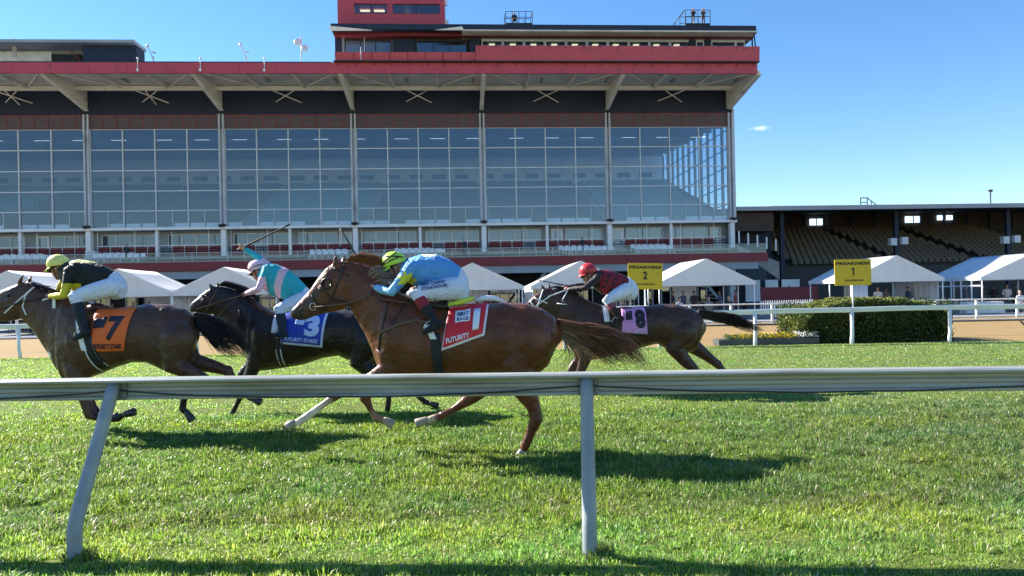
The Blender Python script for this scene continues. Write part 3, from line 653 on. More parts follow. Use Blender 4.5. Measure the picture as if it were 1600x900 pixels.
f = MB(); f.prism([(-7.3, 25.98), (-5.4, 25.84), (-5.4, 26.1), (-7.3, 26.11)], 'x', -4.6, PR-.9)
part('roof_overhang', f, 'soffit')
f = MB(); f.prism([(PL-.15, 25.95), (PL-.15, 26.3), (PL+3.6, 25.95)], 'y', -7.5, -7.25); part('roof_flashing', f, 'beige'); f = MB(); f.prism([(-7.0, 26.0), (-4.6, 26.3), (-4.4, 26.0)], 'y', -7.5, -7.25); part('roof_flashing', f, 'beige')
wins = [(-15.4, -11.2), (-8.8, -4.2)] + [(-2.7+i*2.0, -2.7+(i+1)*2.0-.14) for i in range(10)] + [(PR-6.2, PR-5.5), (PR-4.7, PR-2.4), (PR-2.3, PR-1.5)]
for i, (xa, xb) in enumerate(wins):
    f = MB(); z0 = 23.7; f.box(xa, xb, -5.5, -5.38, 25.65, 25.86); f.box(xa, xb, -5.5, -5.38, z0, z0+.2)
    nn_ = 3 if xb-xa > 3 else 1
    for j in range(nn_+1): x = xa+(xb-xa)*j/nn_; f.box(x-.05, x+.05, -5.52, -5.38, z0, 25.86)
    if i < 2: f.box(xa, xb, -5.55, -5.36, 24.4, 24.6)
    wo_ = part('window', f, 'mull' if i > 1 else 'black'); g = MB(); g.box(xa, xb, -5.44, -5.43, z0, 25.8); part('pane', g, 'glassd', wo_)
    pass
    if 1 < i < 12: g = MB(); g.box(xa+.7, xa+1.25, -4.3, -4.0, 25.78, 25.83); part('ceiling_lamp', g, 'lamp')
f = MB(); f.box(PL, PR-.8, -5.3, 0, 25.9, 26.0); part('press_box_ceiling', f, 'ceil')
f = MB(); f.box(PL, PR-.8, -.3, 0, 23.0, 25.9); part('press_box_back', f, 'conc')
f = MB(); f.bar((PR-1.4, -8.0, 24.1), (PR-1.2, -7.1, 26.0), .06, 4).bar((PR-.75, -5.6, 23.6), (PR-.75, -5.6, 26.0), .08, 4); part('end_post', f, 'navy')
f = MB(); f.box(-13.6, -13.55, -5.9, -5.85, 23.6, 25.9).bar((-13.58, -8.6, 22.9), (-13.58, -8.7, 24), .03, 4); part('mast_pole', f, 'mull')
# penthouse
HL, HR = -16.1, -6.15
f = MB(); f.box(HL, HR, -5.0, 0, 27.0, 28.38); f.box(HL, HR, -5.0, 0, 29.32, 32.0); f.box(HL, -14.6, -5.0, 0, 28.38, 29.32); f.box(-11.5, -11.0, -5.0, 0, 28.38, 29.32); f.box(-6.6, HR, -5, 0, 28.38, 29.32); f.box(HL, HR, -.6, -.4, 28.3, 29.4)
part('penthouse_wall', f, 'red')
for xa, xb in ((-14.6, -11.5), (-11.0, -6.6)):
    f = MB(); xm_ = (xa+xb)/2; f.box(xa, xb, -4.9, -4.8, 28.38, 28.46); f.box(xm_-.05, xm_+.05, -4.9, -4.8, 28.46, 29.3); wo_ = part('window', f, 'black'); g = MB(); g.box(xa+.02, xb-.02, -4.85, -4.84, 28.46, 29.3); part('pane', g, 'glassd', wo_)
for x in (-14.2, -12.9): part('ceiling_lamp', MB().box(x, x+1.0, -3.6, -3.2, 29.22, 29.27), 'lamp')
part('wall_lamp', MB().box(-10.0, -9.65, -2, -1.8, 28.6, 29.1), 'lamp')
part('loudspeaker', MB().box(HR, HR+.35, -4.6, -4.2, 27.4, 28.0), 'wht'); part('loudspeaker', MB().box(HR, HR+.25, -4.6, -4.3, 29.4, 29.9), 'wht')
# left rooftop deck
f = MB(); f.box(-58, -35.2, -3.4, -.6, 26.15, 26.42); dk = part('deck_roof', f, 'roofg')
f = MB(); f.prism([(-40.2, 22.8), (-35.3, 22.8), (-35.3, 26.1), (-40.2, 26.1)], 'y', -2.6, -.8); part('deck_wall', f, 'navy')
f = MB(); f.box(-58, -40.3, -1.0, -.8, 22.8, 26.1); part('deck_wall', f, 'conc')
f = MB(); f.box(-50.3, -43.8, -1.2, -1.02, 23.5, 26.0); part('deck_wall', f, 'beige')
for xa, xb in ((-54.4, -50.5), (-43.7, -41.0), (-47.5, -44.2)):
    f = MB(); z0_, z1_ = (24.1, 25.7) if xa != -47.5 else (23.7, 24.5); f.box(xa, xb, -1.35, -1.22, z0_, z1_); part('deck_window', f, 'dark')
f = MB(); f.box(-58, -41.5, -3.0, -2.7, 22.8, 23.5); f.bar((-58, -2.8, 24.4), (-41.5, -2.8, 24.4), .03, 4)
for i in range(9): x = -57+i*1.9; f.bar((x, -2.8, 23.5), (x, -2.8, 24.4), .03, 4)
f.bar((-41.3, -2.8, 25.6), (-39.2, -2.8, 23.4), .04, 4); part('deck_rail', f, 'red_dk')
# ------------------------------------------------ rooftop things
def onroof(name, label, cat, mb, m, x, y, z, group=None):
    o = mb.build(name, M[m]); w_ = BW(x, y, z); o.location = w_; o.rotation_euler = (0, 0, BANG); return tag(o, label, cat, group)
for px, top, lb in ((240, 70, 'thin weather mast on the roof just right of the rooftop deck'), (385, 68, 'thin weather mast on the roof midway between deck and tower')):
    x, z = B(px, 98, -3); zt = B(px, top, -3)[1]; m2 = MB(); m2.bar((0, 0, 22.8), (0, 0, z+.6), .07, 6).bar((0, 0, z+.2), (-.5, 0, zt-.15), .05, 5).ball((-.55, 0, zt-.1), .16).bar((-.1, 0, z+1.0), (.25, 0, z+.9), .09, 5).box(-.7, .7, -.3, .3, 22.8, 23.1)
    o = m2.build('weather_mast', M['mull']); o.location = BW(x, -3, 0); tag(o, lb, 'mast')
x, z = B(471, 97, -2); zt = B(471, 57, -2)[1]; m2 = MB(); m2.bar((0, 0, 22.8), (0, 0, zt), .06, 6); m2.ball((-.3, -.1, z+1.9), .38, .12, .38); m2.ball((.35, -.1, z+1.3), .36, .12, .36)
o = m2.build('dish_mast', M['mull']); o.location = BW(x, -2, 0); tag(o, 'pole with two round pale dishes on the roof left of the red tower', 'mast')
def platform(px0, px1, pyb, pyt, y, label):
    x0_, zb = B(px0, pyb, y); x1_, _ = B(px1, pyb, y); zt = B(px0, pyt, y)[1]; e_ = empty('roof_platform', BW(x0_, y, 0), BANG, label, 'platform'); w_ = x1_-x0_
    f = MB(); f.box(0, w_, 0, 1.8, zb-.15, zb); f.box(.2, .4, .2, 1.6, 26.4, zb-.15); f.box(w_-.4, w_-.2, .2, 1.6, 26.4, zb-.15); f.build('deck', M['black'], e_)
    f = MB()
    for yy in (0, 1.8):
        for k in range(5): xx = w_*k/4; f.bar((xx, yy, zb), (xx, yy, zt), .035, 5)
        for z_ in (zt, (zb+zt)/2): f.bar((0, yy, z_), (w_, yy, z_), .03, 5)
    f.bar((0, 0, zt), (0, 1.8, zt), .03, 5).bar((w_, 0, zt), (w_, 1.8, zt), .03, 5); f.build('railing', M['black'], e_); return x0_, w_, zb, e_
pa = platform(790, 832, 35.5, 18, -4, 'small railed camera platform on the middle of the press box roof')
pb = platform(1071, 1110, 36, 15.5, -4, 'railed camera platform with two standing people at the right of the press box roof')
f = MB(); xx, ww, zb_, e_ = pb; f.bar((-.1, 0, zb_+1.25), (-1.0, 0, zb_+.1), .035, 5).bar((-1.0, 0, zb_+.1), (-1.0, 0, 26.5), .035, 5).bar((-.1, 1.8, zb_+1.25), (-1.0, 1.8, zb_+.1), .035, 5); f.build('ladder', M['black'], e_)
# ================================================================ lower grandstand on the right
LG = empty('grandstand', (0, BDIST, 0), BANG, 'low open grandstand with rows of tan seats and a flat roof, at the right', 'building')
RX0, RX1 = X1+1.3, 84.0
f = MB(); f.prism([(2.0, 10.25), (2.0, 10.62), (27, 12.9), (27, 12.5)], 'x', RX0, RX1); part('roof', f, 'navy', LG)
f = MB(); f.box(RX0, RX1, 1.8, 2.0, 10.28, 10.72); part('fascia', f, 'roofg', LG)
f = MB(); f.box(RX0+4, RX1, 2.2, 4.0, 10.74, 10.80); part('roof_edge', f, 'wht', LG)
f = MB(); f.box(RX0, RX1, 26, 26.5, -.05, 12.6); part('rear_wall', f, 'bronze', LG)
for pxa, pxb, pya, pyb in ((1265, 1284, 342, 352), (1414, 1437, 338, 348), (1464, 1487, 336.5, 344)):
    xa, za = B(pxa, pyb, 25.9); xb, zb = B(pxb, pya, 25.9); f = MB(); f.box(xa, xb, 25.7, 25.9, za, zb); f2 = emis('sky_glow_pane', (.55, .75, .95), .75); w_ = part('window', f, f2, LG); g = MB(); xm_ = (xa+xb)/2; g.box(xm_-.06, xm_+.06, 25.6, 25.68, za, zb); part('frame', g, 'bronze', w_)  # panes glow by emission in place of sky showing through
for k in range(12):
    x = B(1222, 400, 5)[0] + k*13.2; x = x if x < RX1 else None
    if x is None: break
    f = MB(); f.box(x-.22, x+.22, 4.8, 5.2, 0, 10.4); part('column', f, 'navy', LG)
    if k: part('loudspeaker', MB().box(x-1.0, x-.3, 4.3, 4.9, 6.5, 7.3), 'inwall', LG); part('loudspeaker', MB().box(x+.3, x+1.0, 4.3, 4.9, 6.6, 7.4), 'inwall', LG)
for k in range(13):
    x = B(1222, 355, 25)[0] + k*3.4; f = MB(); f.box(x-.08, x+.08, 25.3, 25.6, 9.5, 12.4); part('wall_rib', f, 'navy', LG)
xs0 = B(1226, 380, 8)[0]; NRW = 18
f = MB()
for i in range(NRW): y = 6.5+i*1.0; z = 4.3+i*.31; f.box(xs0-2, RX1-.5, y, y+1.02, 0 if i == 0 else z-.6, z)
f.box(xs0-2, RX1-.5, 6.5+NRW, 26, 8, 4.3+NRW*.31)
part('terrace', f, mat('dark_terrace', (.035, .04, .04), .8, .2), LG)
def seatmb(f, x, y, z):
    f.box(x-.27, x+.27, y+.35, y+.42, z+.38, z+.88); f.box(x-.27, x+.27, y, y+.38, z+.36, z+.42)
aisles = [B(px, py, yl)[0] for px, py, yl in ((1343, 380, 15), (1467, 385, 15))]
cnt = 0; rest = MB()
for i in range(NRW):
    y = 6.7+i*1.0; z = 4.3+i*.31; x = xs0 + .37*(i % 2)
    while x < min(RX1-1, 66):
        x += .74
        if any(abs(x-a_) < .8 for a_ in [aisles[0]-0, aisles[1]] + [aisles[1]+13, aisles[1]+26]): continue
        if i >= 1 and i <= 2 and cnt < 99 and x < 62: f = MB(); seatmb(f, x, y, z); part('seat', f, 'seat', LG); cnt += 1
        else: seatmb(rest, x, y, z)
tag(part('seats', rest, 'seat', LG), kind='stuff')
f = MB(); f.box(X1+.9, xs0-2.2, 6.5, 7, 0, 9.0); part('side_block', f, 'navy', LG)
f = MB(); f.box(X1+1.0, X1+5.8, 3.0, 6.4, 8.2, 10.2); part('upper_box', f, 'bronze', LG)
f = MB(); f.box(B(1152, 400, 0)[0], B(1222, 400, 0)[0], 3.9, 4.0, 0, 6.6); part('side_screen', f, mat('blue_screen', (.035, .06, .085), .7), LG)
xq = B(1155, 400, -2)[0]
for i in range(5): f = MB(); f.box(xq+i*.95-.06, xq+i*.95+.06, -2.1, -1.98, 6.6-.22*i, 7.8-.22*i); part('stair_post', f, 'wht', LG)
f = MB(); f.prism([(xq-.2, 5.9), (xq-.2, 6.4), (xq+4.2, 4.6), (xq+4.2, 2.8)], 'y', -1.9, -1.8); part('stair_side', f, 'conc', LG); part('notice_panel', MB().box(xq+2.1, xq+3.6, 1.0, 1.6, 4.4, 5.8), 'conc', LG)
xa = B(1165, 470, 3)[0]
for q0, q1 in ((0, 1.6), (2.2, 3.6), (4.0, 6.0)): part('pale_opening', MB().box(xa+q0, xa+q1, 2.9, 3.0, .6, 2.9), 'inwall', LG)
# roof things of the lower stand
x, z = B(1345, 325, 3); f = MB(); f.bar((0, 0, 10.6), (0, 0, z+1.15), .05, 5).bar((.75, 0, 10.6), (.75, 0, z+1.15), .05, 5).bar((0, 0, z+1.1), (.75, 0, z+1.1), .05, 5).bar((0, 0, z+.6), (.75, 0, z+.6), .04, 5).bar((.75, 0, z+1.1), (2.1, 0, z+.05), .05, 5).bar((1.2, 0, z), (1.2, 0, z+.8), .04, 5); onroof('roof_ladder', 'small black ladder hoop standing on the low stand roof', 'ladder', f, 'black', x, 3, 0)
x, z = B(1548, 322, 3); f = MB(); f.bar((0, 0, 10.6), (0, 0, B(1548, 299, 3)[1]), .07, 6).bar((-.2, 0, B(1548, 298, 3)[1]), (.2, 0, B(1548, 298, 3)[1]), .14, 6); onroof('vent_pipe', 'thin dark capped vent pipe rising from the low stand roof near the right edge', 'pipe', f, 'black', x, 3, 0)
# ------------------------------------------------ picket fences and red barriers between the tents
def fence(pa_, pb_, y, label):
    xa = B(pa_, 470, y)[0]; xb = B(pb_, 470, y)[0]; e_ = empty('picket_fence', BW(xa, y, 0), BANG, label, 'fence'); f = MB(); L_ = xb-xa; n_ = int(L_/.16)
    for i in range(n_): x = i*.16; f.prism([(x, .08), (x+.08, .08), (x+.08, .98), (x+.04, 1.05), (x, .98)], 'y', 0, .02)
    f.build('pickets', M['wht'], e_); g = MB(); g.box(0, L_, .021, .05, .25, .33).box(0, L_, .021, .05, .75, .83); g.build('crossbars', M['wht'], e_)
fence(1188, 1275, -27.0, 'white picket fence between the tent by board 2 and the tent by board 1')
fence(812, 838, -25.0, 'short white picket fence in the gap right of the blue rider')
f = MB(); xa = B(1190, 460, -12)[0]; xb = B(1277, 460, -12)[0]; n_ = 2
for i in range(2): f.box(xa+(xb-xa)*i/2+.05, xa+(xb-xa)*(i+1)/2-.05, 0, .05, .4, 2.0)
for i in range(3): f.box(xa+(xb-xa)*i/2-.05, xa+(xb-xa)*i/2+.05, -.02, .07, 0, 2.1)
o = f.build('red_barrier', M['red_dk']); o.location = (0, BDIST, 0); o.rotation_euler = (0, 0, BANG)
for v in o.data.vertices: v.co.y -= 12
tag(o, 'two panel dark red barrier above the picket fence beside the hedge', 'barrier')
# ------------------------------------------------ chairs on the terrace
def chair_mb():
    f = MB(); f.box(-.22, .22, -.22, .22, .43, .46); f.box(-.22, .22, .19, .22, .5, .88)
    for x in (-.2, .2): f.bar((x, -.2, 0), (x, -.15, .44), .018, 5).bar((x, .26, 0), (x, .19, .5), .018, 5)
    return f
c0 = None; gl = 'white chairs set out on the grandstand terrace'; rr = random.Random(11)
for k in range(6):
    for r_ in range(3):
        for j in range(6 + (k*r_) % 3):
            x = PX[k+1] + [2.0, 7.6, 4.2, 8.8, 1.6, 6.0][k] + j*.62 + r_*.2; y = -1.9 - r_*.75; zf = 5.58 + (.18 if r_ == 0 else 0)
            if c0 is None: c0 = chair_mb().build('chair', M['wht']); o = c0
            else: o = c0.copy(); COL.objects.link(o)
            o.location = BW(x, y, zf - (.0)); o.rotation_euler = (0, 0, BANG + rr.uniform(-.2, .2)); tag(o, 'white chair in a row on the grandstand terrace behind the guard rail', 'chair', gl)
f = MB()
for i in range(9): f.box(-.28+.0*i, .28, -.25, .25, .35+i*.08, .40+i*.08)
for x in (-.24, .24):
    for y in (-.2, .2): f.bar((x, y, 0), (x, y, .4), .02, 5)
o = f.build('chair_stack', M['wht']); x = B(143, 395, -2)[0]; o.location = BW(x, -2, 5.6); o.rotation_euler = (0, 0, BANG); o.scale = (1.6, 1.2, 1.15); tag(o, 'tall stack of white chairs by a pillar above the rider in black', 'chair stack')
# ================================================================ living figures
def coat_mat(name, rough=.42, fine=180):
    m = bpy.data.materials.new(name); m.use_nodes = True; n = m.node_tree.nodes; l = m.node_tree.links; b = n['Principled BSDF']
    b.inputs['Roughness'].default_value = rough; b.inputs['Specular IOR Level'].default_value = .32; b.inputs['Sheen Weight'].default_value = .05; b.inputs['Sheen Roughness'].default_value = .35
    a = n.new('ShaderNodeAttribute'); a.attribute_name = 'tint'; t = n.new('ShaderNodeTexCoord')
    z1 = n.new('ShaderNodeTexNoise'); z1.inputs['Scale'].default_value = 5; z1.inputs['Detail'].default_value = 6; l.new(t.outputs['Object'], z1.inputs['Vector'])
    r = n.new('ShaderNodeMapRange'); r.inputs[1].default_value = .3; r.inputs[2].default_value = .7; r.inputs[3].default_value = .75; r.inputs[4].default_value = 1.25; l.new(z1.outputs[0], r.inputs[0])
    s = n.new('ShaderNodeVectorMath'); s.operation = 'SCALE'; l.new(a.outputs['Color'], s.inputs[0]); l.new(r.outputs[0], s.inputs['Scale']); l.new(s.outputs[0], b.inputs['Base Color'])
    mp_ = n.new('ShaderNodeMapping'); mp_.inputs['Scale'].default_value = (.35, 1, 1); l.new(t.outputs['Object'], mp_.inputs[0])
    z2 = n.new('ShaderNodeTexNoise'); z2.inputs['Scale'].default_value = fine; l.new(mp_.outputs[0], z2.inputs['Vector'])
    z3 = n.new('ShaderNodeTexNoise'); z3.inputs['Scale'].default_value = 9; z3.inputs['Detail'].default_value = 3; l.new(t.outputs['Object'], z3.inputs['Vector'])
    b1 = n.new('ShaderNodeBump'); b1.inputs['Strength'].default_value = .35; b1.inputs['Distance'].default_value = .004; l.new(z2.outputs[0], b1.inputs['Height'])
    b2 = n.new('ShaderNodeBump'); b2.inputs['Strength'].default_value = .6; b2.inputs['Distance'].default_value = .042; l.new(z3.outputs[0], b2.inputs['Height']); l.new(b1.outputs[0], b2.inputs['Normal']); l.new(b2.outputs[0], b.inputs['Normal'])
    return m
COAT = coat_mat('glossy_coat', .34); CLOTH = coat_mat('racing_silk', .55, 60); CLOTH.node_tree.nodes['Principled BSDF'].inputs['Specular IOR Level'].default_value = .3
for nd in CLOTH.node_tree.nodes:
    if nd.type == 'BUMP' and nd.inputs['Distance'].default_value > .02: nd.inputs['Distance'].default_value = .05; nd.inputs['Strength'].default_value = .7
    if nd.type == 'TEX_NOISE' and abs(nd.inputs['Scale'].default_value-9) < .1: nd.inputs['Scale'].default_value = 13; nd.inputs['Distortion'].default_value = 1.6
    if nd.type == 'MAP_RANGE': nd.inputs[3].default_value = .93; nd.inputs[4].default_value = 1.05
SKIN = mat('skin', (.42, .22, .15), .5, .08, 8, .1, 60)
HAIRM = {}
def hairmat(c):
    k = tuple(c)
    if k not in HAIRM: HAIRM[k] = mat('horse_hair_%d' % len(HAIRM), c, .4, .35, 20, transl=.15, spec=.4)
    return HAIRM[k]
class Fig:
    "lofts and blobs that a voxel remesh fuses into one continuous surface"
    def __init__(s): s.mb = MB()
    def loft(s, rings, n=20, pw=1.0):
        "rings: (centre, half-vector in the side view, lateral half width)"
        vs = []; R = []
        c0, h0, w0 = rings[0]; c1, h1, w1 = rings[1]; ca, ha, wa = rings[-1]; cb_, hb, wb2 = rings[-2]
        d0 = (c0-c1).normalized(); d1 = (ca-cb_).normalized()
        R.append((c0 + d0*min(h0.length, w0)*.55, h0*.55, w0*.55)); R += rings; R.append((ca + d1*min(ha.length, wa)*.55, ha*.55, wa*.55))
        for c, h, w in R:
            for j in range(n):
                a = 2*math.pi*j/n; ca_, sa = math.cos(a), math.sin(a)
                f = lambda q: math.copysign(abs(q)**pw, q)
                vs.append(c + h*f(ca_) + Vector((0, 1, 0))*w*f(sa))
        k = len(R); fs = [tuple(range(n)), tuple(range((k-1)*n, k*n))[::-1]]
        for i in range(k-1): fs += [(i*n+j, i*n+(j+1) % n, (i+1)*n+(j+1) % n, (i+1)*n+j) for j in range(n)]
        s.mb.add(vs, fs)
    def limb(s, pts, n=16):
        "pts: (centre, radius in the side view, lateral radius)"
        k = len(pts); R = []
        for i, (c, r, w) in enumerate(pts):
            t = (pts[min(i+1, k-1)][0] - pts[max(i-1, 0)][0]).normalized(); h = t.cross(Vector((0, 1, 0)))
            if h.length < .1: h = Vector((0, 0, 1))
            h.normalize(); l = t.cross(h).normalized(); R.append((c, h*r, l*w, t))
        vs = []
        c, h, l, t = R[0]; R = [(c - t*h.length*.7, h*.5, l*.5, t)] + R; c, h, l, t = R[-1]; R.append((c + t*h.length*.7, h*.5, l*.5, t))
        for c, h, l, t in R:
            for j in range(n): a = 2*math.pi*j/n; vs.append(c + h*math.cos(a) + l*math.sin(a))
        k = len(R); fs = [tuple(range(n)), tuple(range((k-1)*n, k*n))[::-1]]
        for i in range(k-1): fs += [(i*n+j, i*n+(j+1) % n, (i+1)*n+(j+1) % n, (i+1)*n+j) for j in range(n)]
        s.mb.add(vs, fs)
    def ell(s, c, rx, ry, rz): s.mb.ball(c, rx, ry, rz, 16, 10)
    def bake(s, name, m, parent, voxel=.014, smooth=6, colf=None, dec=None):
        o = s.mb.build(name, m)
        bm = bmesh.new(); bm.from_mesh(o.data); bmesh.ops.recalc_face_normals(bm, faces=bm.faces); bm.to_mesh(o.data); bm.free()
        r = o.modifiers.new('fuse', 'REMESH'); r.mode = 'VOXEL'; r.voxel_size = voxel; r.use_smooth_shade = True
        if smooth: q = o.modifiers.new('relax', 'SMOOTH'); q.iterations = smooth; q.factor = .5
        dg = bpy.context.evaluated_depsgraph_get(); me = bpy.data.meshes.new_from_object(o.evaluated_get(dg)); old = o.data
        o.modifiers.clear(); o.data = me; me.name = name; bpy.data.meshes.remove(old)
        if colf:
            at = me.color_attributes.new('tint', 'FLOAT_COLOR', 'POINT'); n = len(me.vertices); co = np.empty(n*3, np.float32); me.vertices.foreach_get('co', co); co = co.reshape(-1, 3)
            no = np.empty(n*3, np.float32); me.vertices.foreach_get('normal', no) if hasattr(me.vertices[0], 'normal') else None
            cc = np.ones((n, 4), np.float32); cc[:, :3] = colf(co); at.data.foreach_set('color', cc.ravel())
        me.shade_smooth()
        if parent: o.parent = parent
        return o
def rebase(root):
    "children were made in world space: shift them so that the root sits at its own base"
    for ch in root.children:
        ch.location = ch.location - root.location if ch.matrix_parent_inverse == Matrix() else ch.location
def smoothstep(a, b, x): t = np.clip((x-a)/(b-a), 0, 1); return t*t*(3-2*t)
def strands(name, guides, n, m, parent, r=.004, spread=.05, lat=.05, jitter=.02, seg=9, taper=.2, lenv=.35):
    "guides: lists of world points; every strand follows a blend of two neighbouring guides"
    mb = MB(); rr = random.Random(len(name)*31+n)
    def samp(g, t):
        f = t*(len(g)-1); i = min(int(f), len(g)-2); return g[i].lerp(g[i+1], f-i)
    def smooth(g, t): return (samp(g, max(0, t-.06)) + samp(g, t)*2 + samp(g, min(1, t+.06)))/4
    for i in range(n):
        a = rr.random()*(len(guides)-1); ia = min(int(a), len(guides)-2) if len(guides) > 1 else 0; fa = a-ia; L = 1-lenv*rr.random()**1.5
        off = Vector((rr.gauss(0, spread), rr.gauss(0, lat), rr.gauss(0, spread))); ph = rr.random()*9; pts = []; rs = []
        for k in range(seg+1):
            t = k/seg*L; p = smooth(guides[ia], t).copy()
            if len(guides) > 1: p = p.lerp(smooth(guides[ia+1], t), fa)
            p += off*(.15+.85*t); q = p*3; p += Vector((noise.noise(Vector((q.x, q.z, ph))), noise.noise(Vector((q.x+9, q.z, ph))), noise.noise(Vector((q.x, q.z+9, ph)))))*jitter*(t+.1)*3
            pts.append(p); rs.append(r*(1-(1-taper)*(k/seg)**2)*(.6+.8*((i*7) % 10)/10))
        mb.path(pts, rs, 3, flat=1.8)
    o = mb.build(name, m, parent, smooth=True); return o
def horse(label, D, trunk, neck, legs, col, socks, mane, tail, hooves, headdir=None, ears=(), eye=None, hoofcol=(.05, .045, .04), tackcol='black', hwid=(.10, .10), vox=.0145, blaze=None, tailcol=None, manecol=None, face=None):
    base = P(trunk[len(trunk)//2][0][0], 600, D); root = empty('horse', (base.x, D, 0), 0, label, 'horse')
    F_ = Fig(); V = lambda p, dy=0: P(p[0], p[1], D+dy)
    def rg(e):
        t, b, w = e; a, c = V(t), V(b); return ((a+c)/2, (a-c)/2, w)
    F_.loft([rg(e) for e in trunk], 24, .92)
    F_.loft([rg(e) for e in neck], 20, 1.0)
    hd = headdir
    F_.loft([rg(e) for e in hd], 18, .95)
    for k, (pb, pt) in enumerate(ears):
        dy = -.055 if k == 0 else .055
        F_.limb([(V(pb, dy), .030, .022), (V(pb, dy).lerp(V(pt, dy), .45), .032, .018), (V(pt, dy), .008, .008)], 10)
    for chain, dy, lw in legs:
        F_.limb([(P(x, y, D + dy*(1 if i > 0 else .75)), r*((1.12 if i == 4 else 1.26) if r < .07 else 1.06), r*(1.2 if r < .07 else 1)*(lw if i < 3 else .85)) for i, (x, y, r) in enumerate(chain)])
    # joints, tendons and muscle masses
    for ci, (chain, dy, lw) in enumerate(legs):
        if len(chain) == 7:
            kx, ky, kr = chain[3]; fx, fy, fr2 = chain[5]; K_ = P(kx, ky, D+dy); Fp = P(fx, fy, D+dy); pv = P(chain[2][0], chain[2][1], D+dy); nx = P(chain[4][0], chain[4][1], D+dy)
            outw = (K_ - (pv+nx)/2); outw.y = 0; outw = outw.normalized() if outw.length > .01 else Vector((1, 0, 0))
            if ci < 2: F_.ell(K_ + outw*.008, .058, .048, .062)
            else: F_.ell(K_ + outw*.02, .058, .046, .066); F_.limb([(pv.lerp(K_, .3) + outw*.05, .018, .018), (K_ + outw*.052, .026, .024), (nx.lerp(K_, .5) + outw*.02, .02, .02)], 8)
            F_.ell(Fp, .047, .040, .047); F_.limb([(K_.lerp(nx, .5) + outw*.02, .014, .014), (nx.lerp(Fp, .5) + outw*.022, .013, .013), (Fp + outw*.02, .016, .016)], 8)
    hip = legs[2][0][0]; sh = legs[0][0][0]
    for dy in (-.17, .17): F_.ell(P(hip[0], hip[1]-.02*FPX/D, D+dy), .25, .15, .24)
    for dy in (-.16, .16): F_.ell(P(sh[0]+.03*FPX/D, sh[1]-.17*FPX/D, D+dy), .13, .12, .25)
    if eye: F_.ell(P(eye[0]+3, eye[1]+8, D-.055), .05, .05, .05); F_.ell(P(eye[0]+3, eye[1]+8, D+.055), .05, .05, .05)
    chains = [c for c, _, _ in legs]
    def colf(co):
        n = len(co); c = np.tile(np.array(col), (n, 1)); y = co[:, 1]
        px = 0
        # dark points or white socks by distance to the lower leg joints
        for (chain, dy, _), sk in zip(legs, socks):
            pts = np.array([list(P(x, yy, D+dy)) for x, yy, r in chain]); kk = len(pts)
            lo = pts[-4:-1] if kk > 4 else pts[-3:]
            for seg in range(kk-4, kk-1):
                a_, b_ = pts[seg], pts[seg+1]; ab = b_-a_; t = np.clip(((co-a_)@ab)/(ab@ab), 0, 1); d = np.linalg.norm(co - (a_ + t[:, None]*ab), axis=1)
                w = 1-smoothstep(.07, .12, d)
                if sk is not None:
                    tgt = np.array(sk[0]); frm = sk[1]
                    pos = seg-(kk-4)+t; w = w*smoothstep(frm-.25, frm+.25, pos); c = c*(1-w[:, None]) + tgt*w[:, None]
        if blaze is not None:
            for (pa, pb_, rr_, cc_) in blaze:
                a_, b_ = np.array(list(V(pa))), np.array(list(V(pb_))); ab = b_-a_; t = np.clip(((co-a_)@ab)/(ab@ab), 0, 1); q = co - (a_ + t[:, None]*ab); d = np.hypot(q[:, 0], q[:, 2])
                w = (1-smoothstep(rr_*.75, rr_*1.2, d))[:, None]; c = c*(1-w) + np.array(cc_)*w
        return c
    body = F_.bake('body', COAT, None, vox, 9, colf)
    dg = bpy.context.evaluated_depsgraph_get(); bvh = BVHTree.FromPolygons([v.co.copy() for v in body.data.vertices], [tuple(p.vertices) for p in body.data.polygons])
    body.parent = root
    for (chain, dy, lw), hp in zip(legs, hooves):
        (hx, hy), (tx, ty) = hp; a_ = P(hx, hy, D+dy); b_ = P(tx, ty, D+dy); h = MB(); h.path([a_ - (b_-a_)*.1, a_ + (b_-a_)*.1, a_.lerp(b_, .5), a_.lerp(b_, .9), b_], [.030, .040, .046, .052, .047], 16); h.build('hoof', mat('hoof_%.2f' % hoofcol[0], hoofcol, .45, .25, 6, .2, 40), root, smooth=True)
    if mane: strands('mane', [[V(p, -.01) for p in g] for g in mane[0]], mane[1], hairmat(manecol), root, .0035, .015, .03, .02, 7)
    if tail: strands('tail', [[V(p, q) for p, q in zip(g, [0]*len(g))] for g in tail[0]], tail[1], hairmat(tailcol), root, .0045, tail[2], .04, .03, 12, .15, .55)
    if eye:
        for dy in (-.1, .1): e_ = MB(); e_.ball(P(eye[0], eye[1], D+dy*.93), .021, .021, .019, 12, 8); e_.build('eye', mat('horse_eye', (.012, .008, .006), .08), root, smooth=True)
    return root, bvh, V
def onbody(bvh, px, py, D, off=.01, fall=None):
    p = P(px, py, D-.28); d = Vector((0, 1, 0)); h = bvh.ray_cast(Vector((p.x, D-1.2, p.z)), d, 3)
    if h[0] is None: return None
    return h[0] + (h[1]*off if h[1].y < 0 else -h[1]*off)
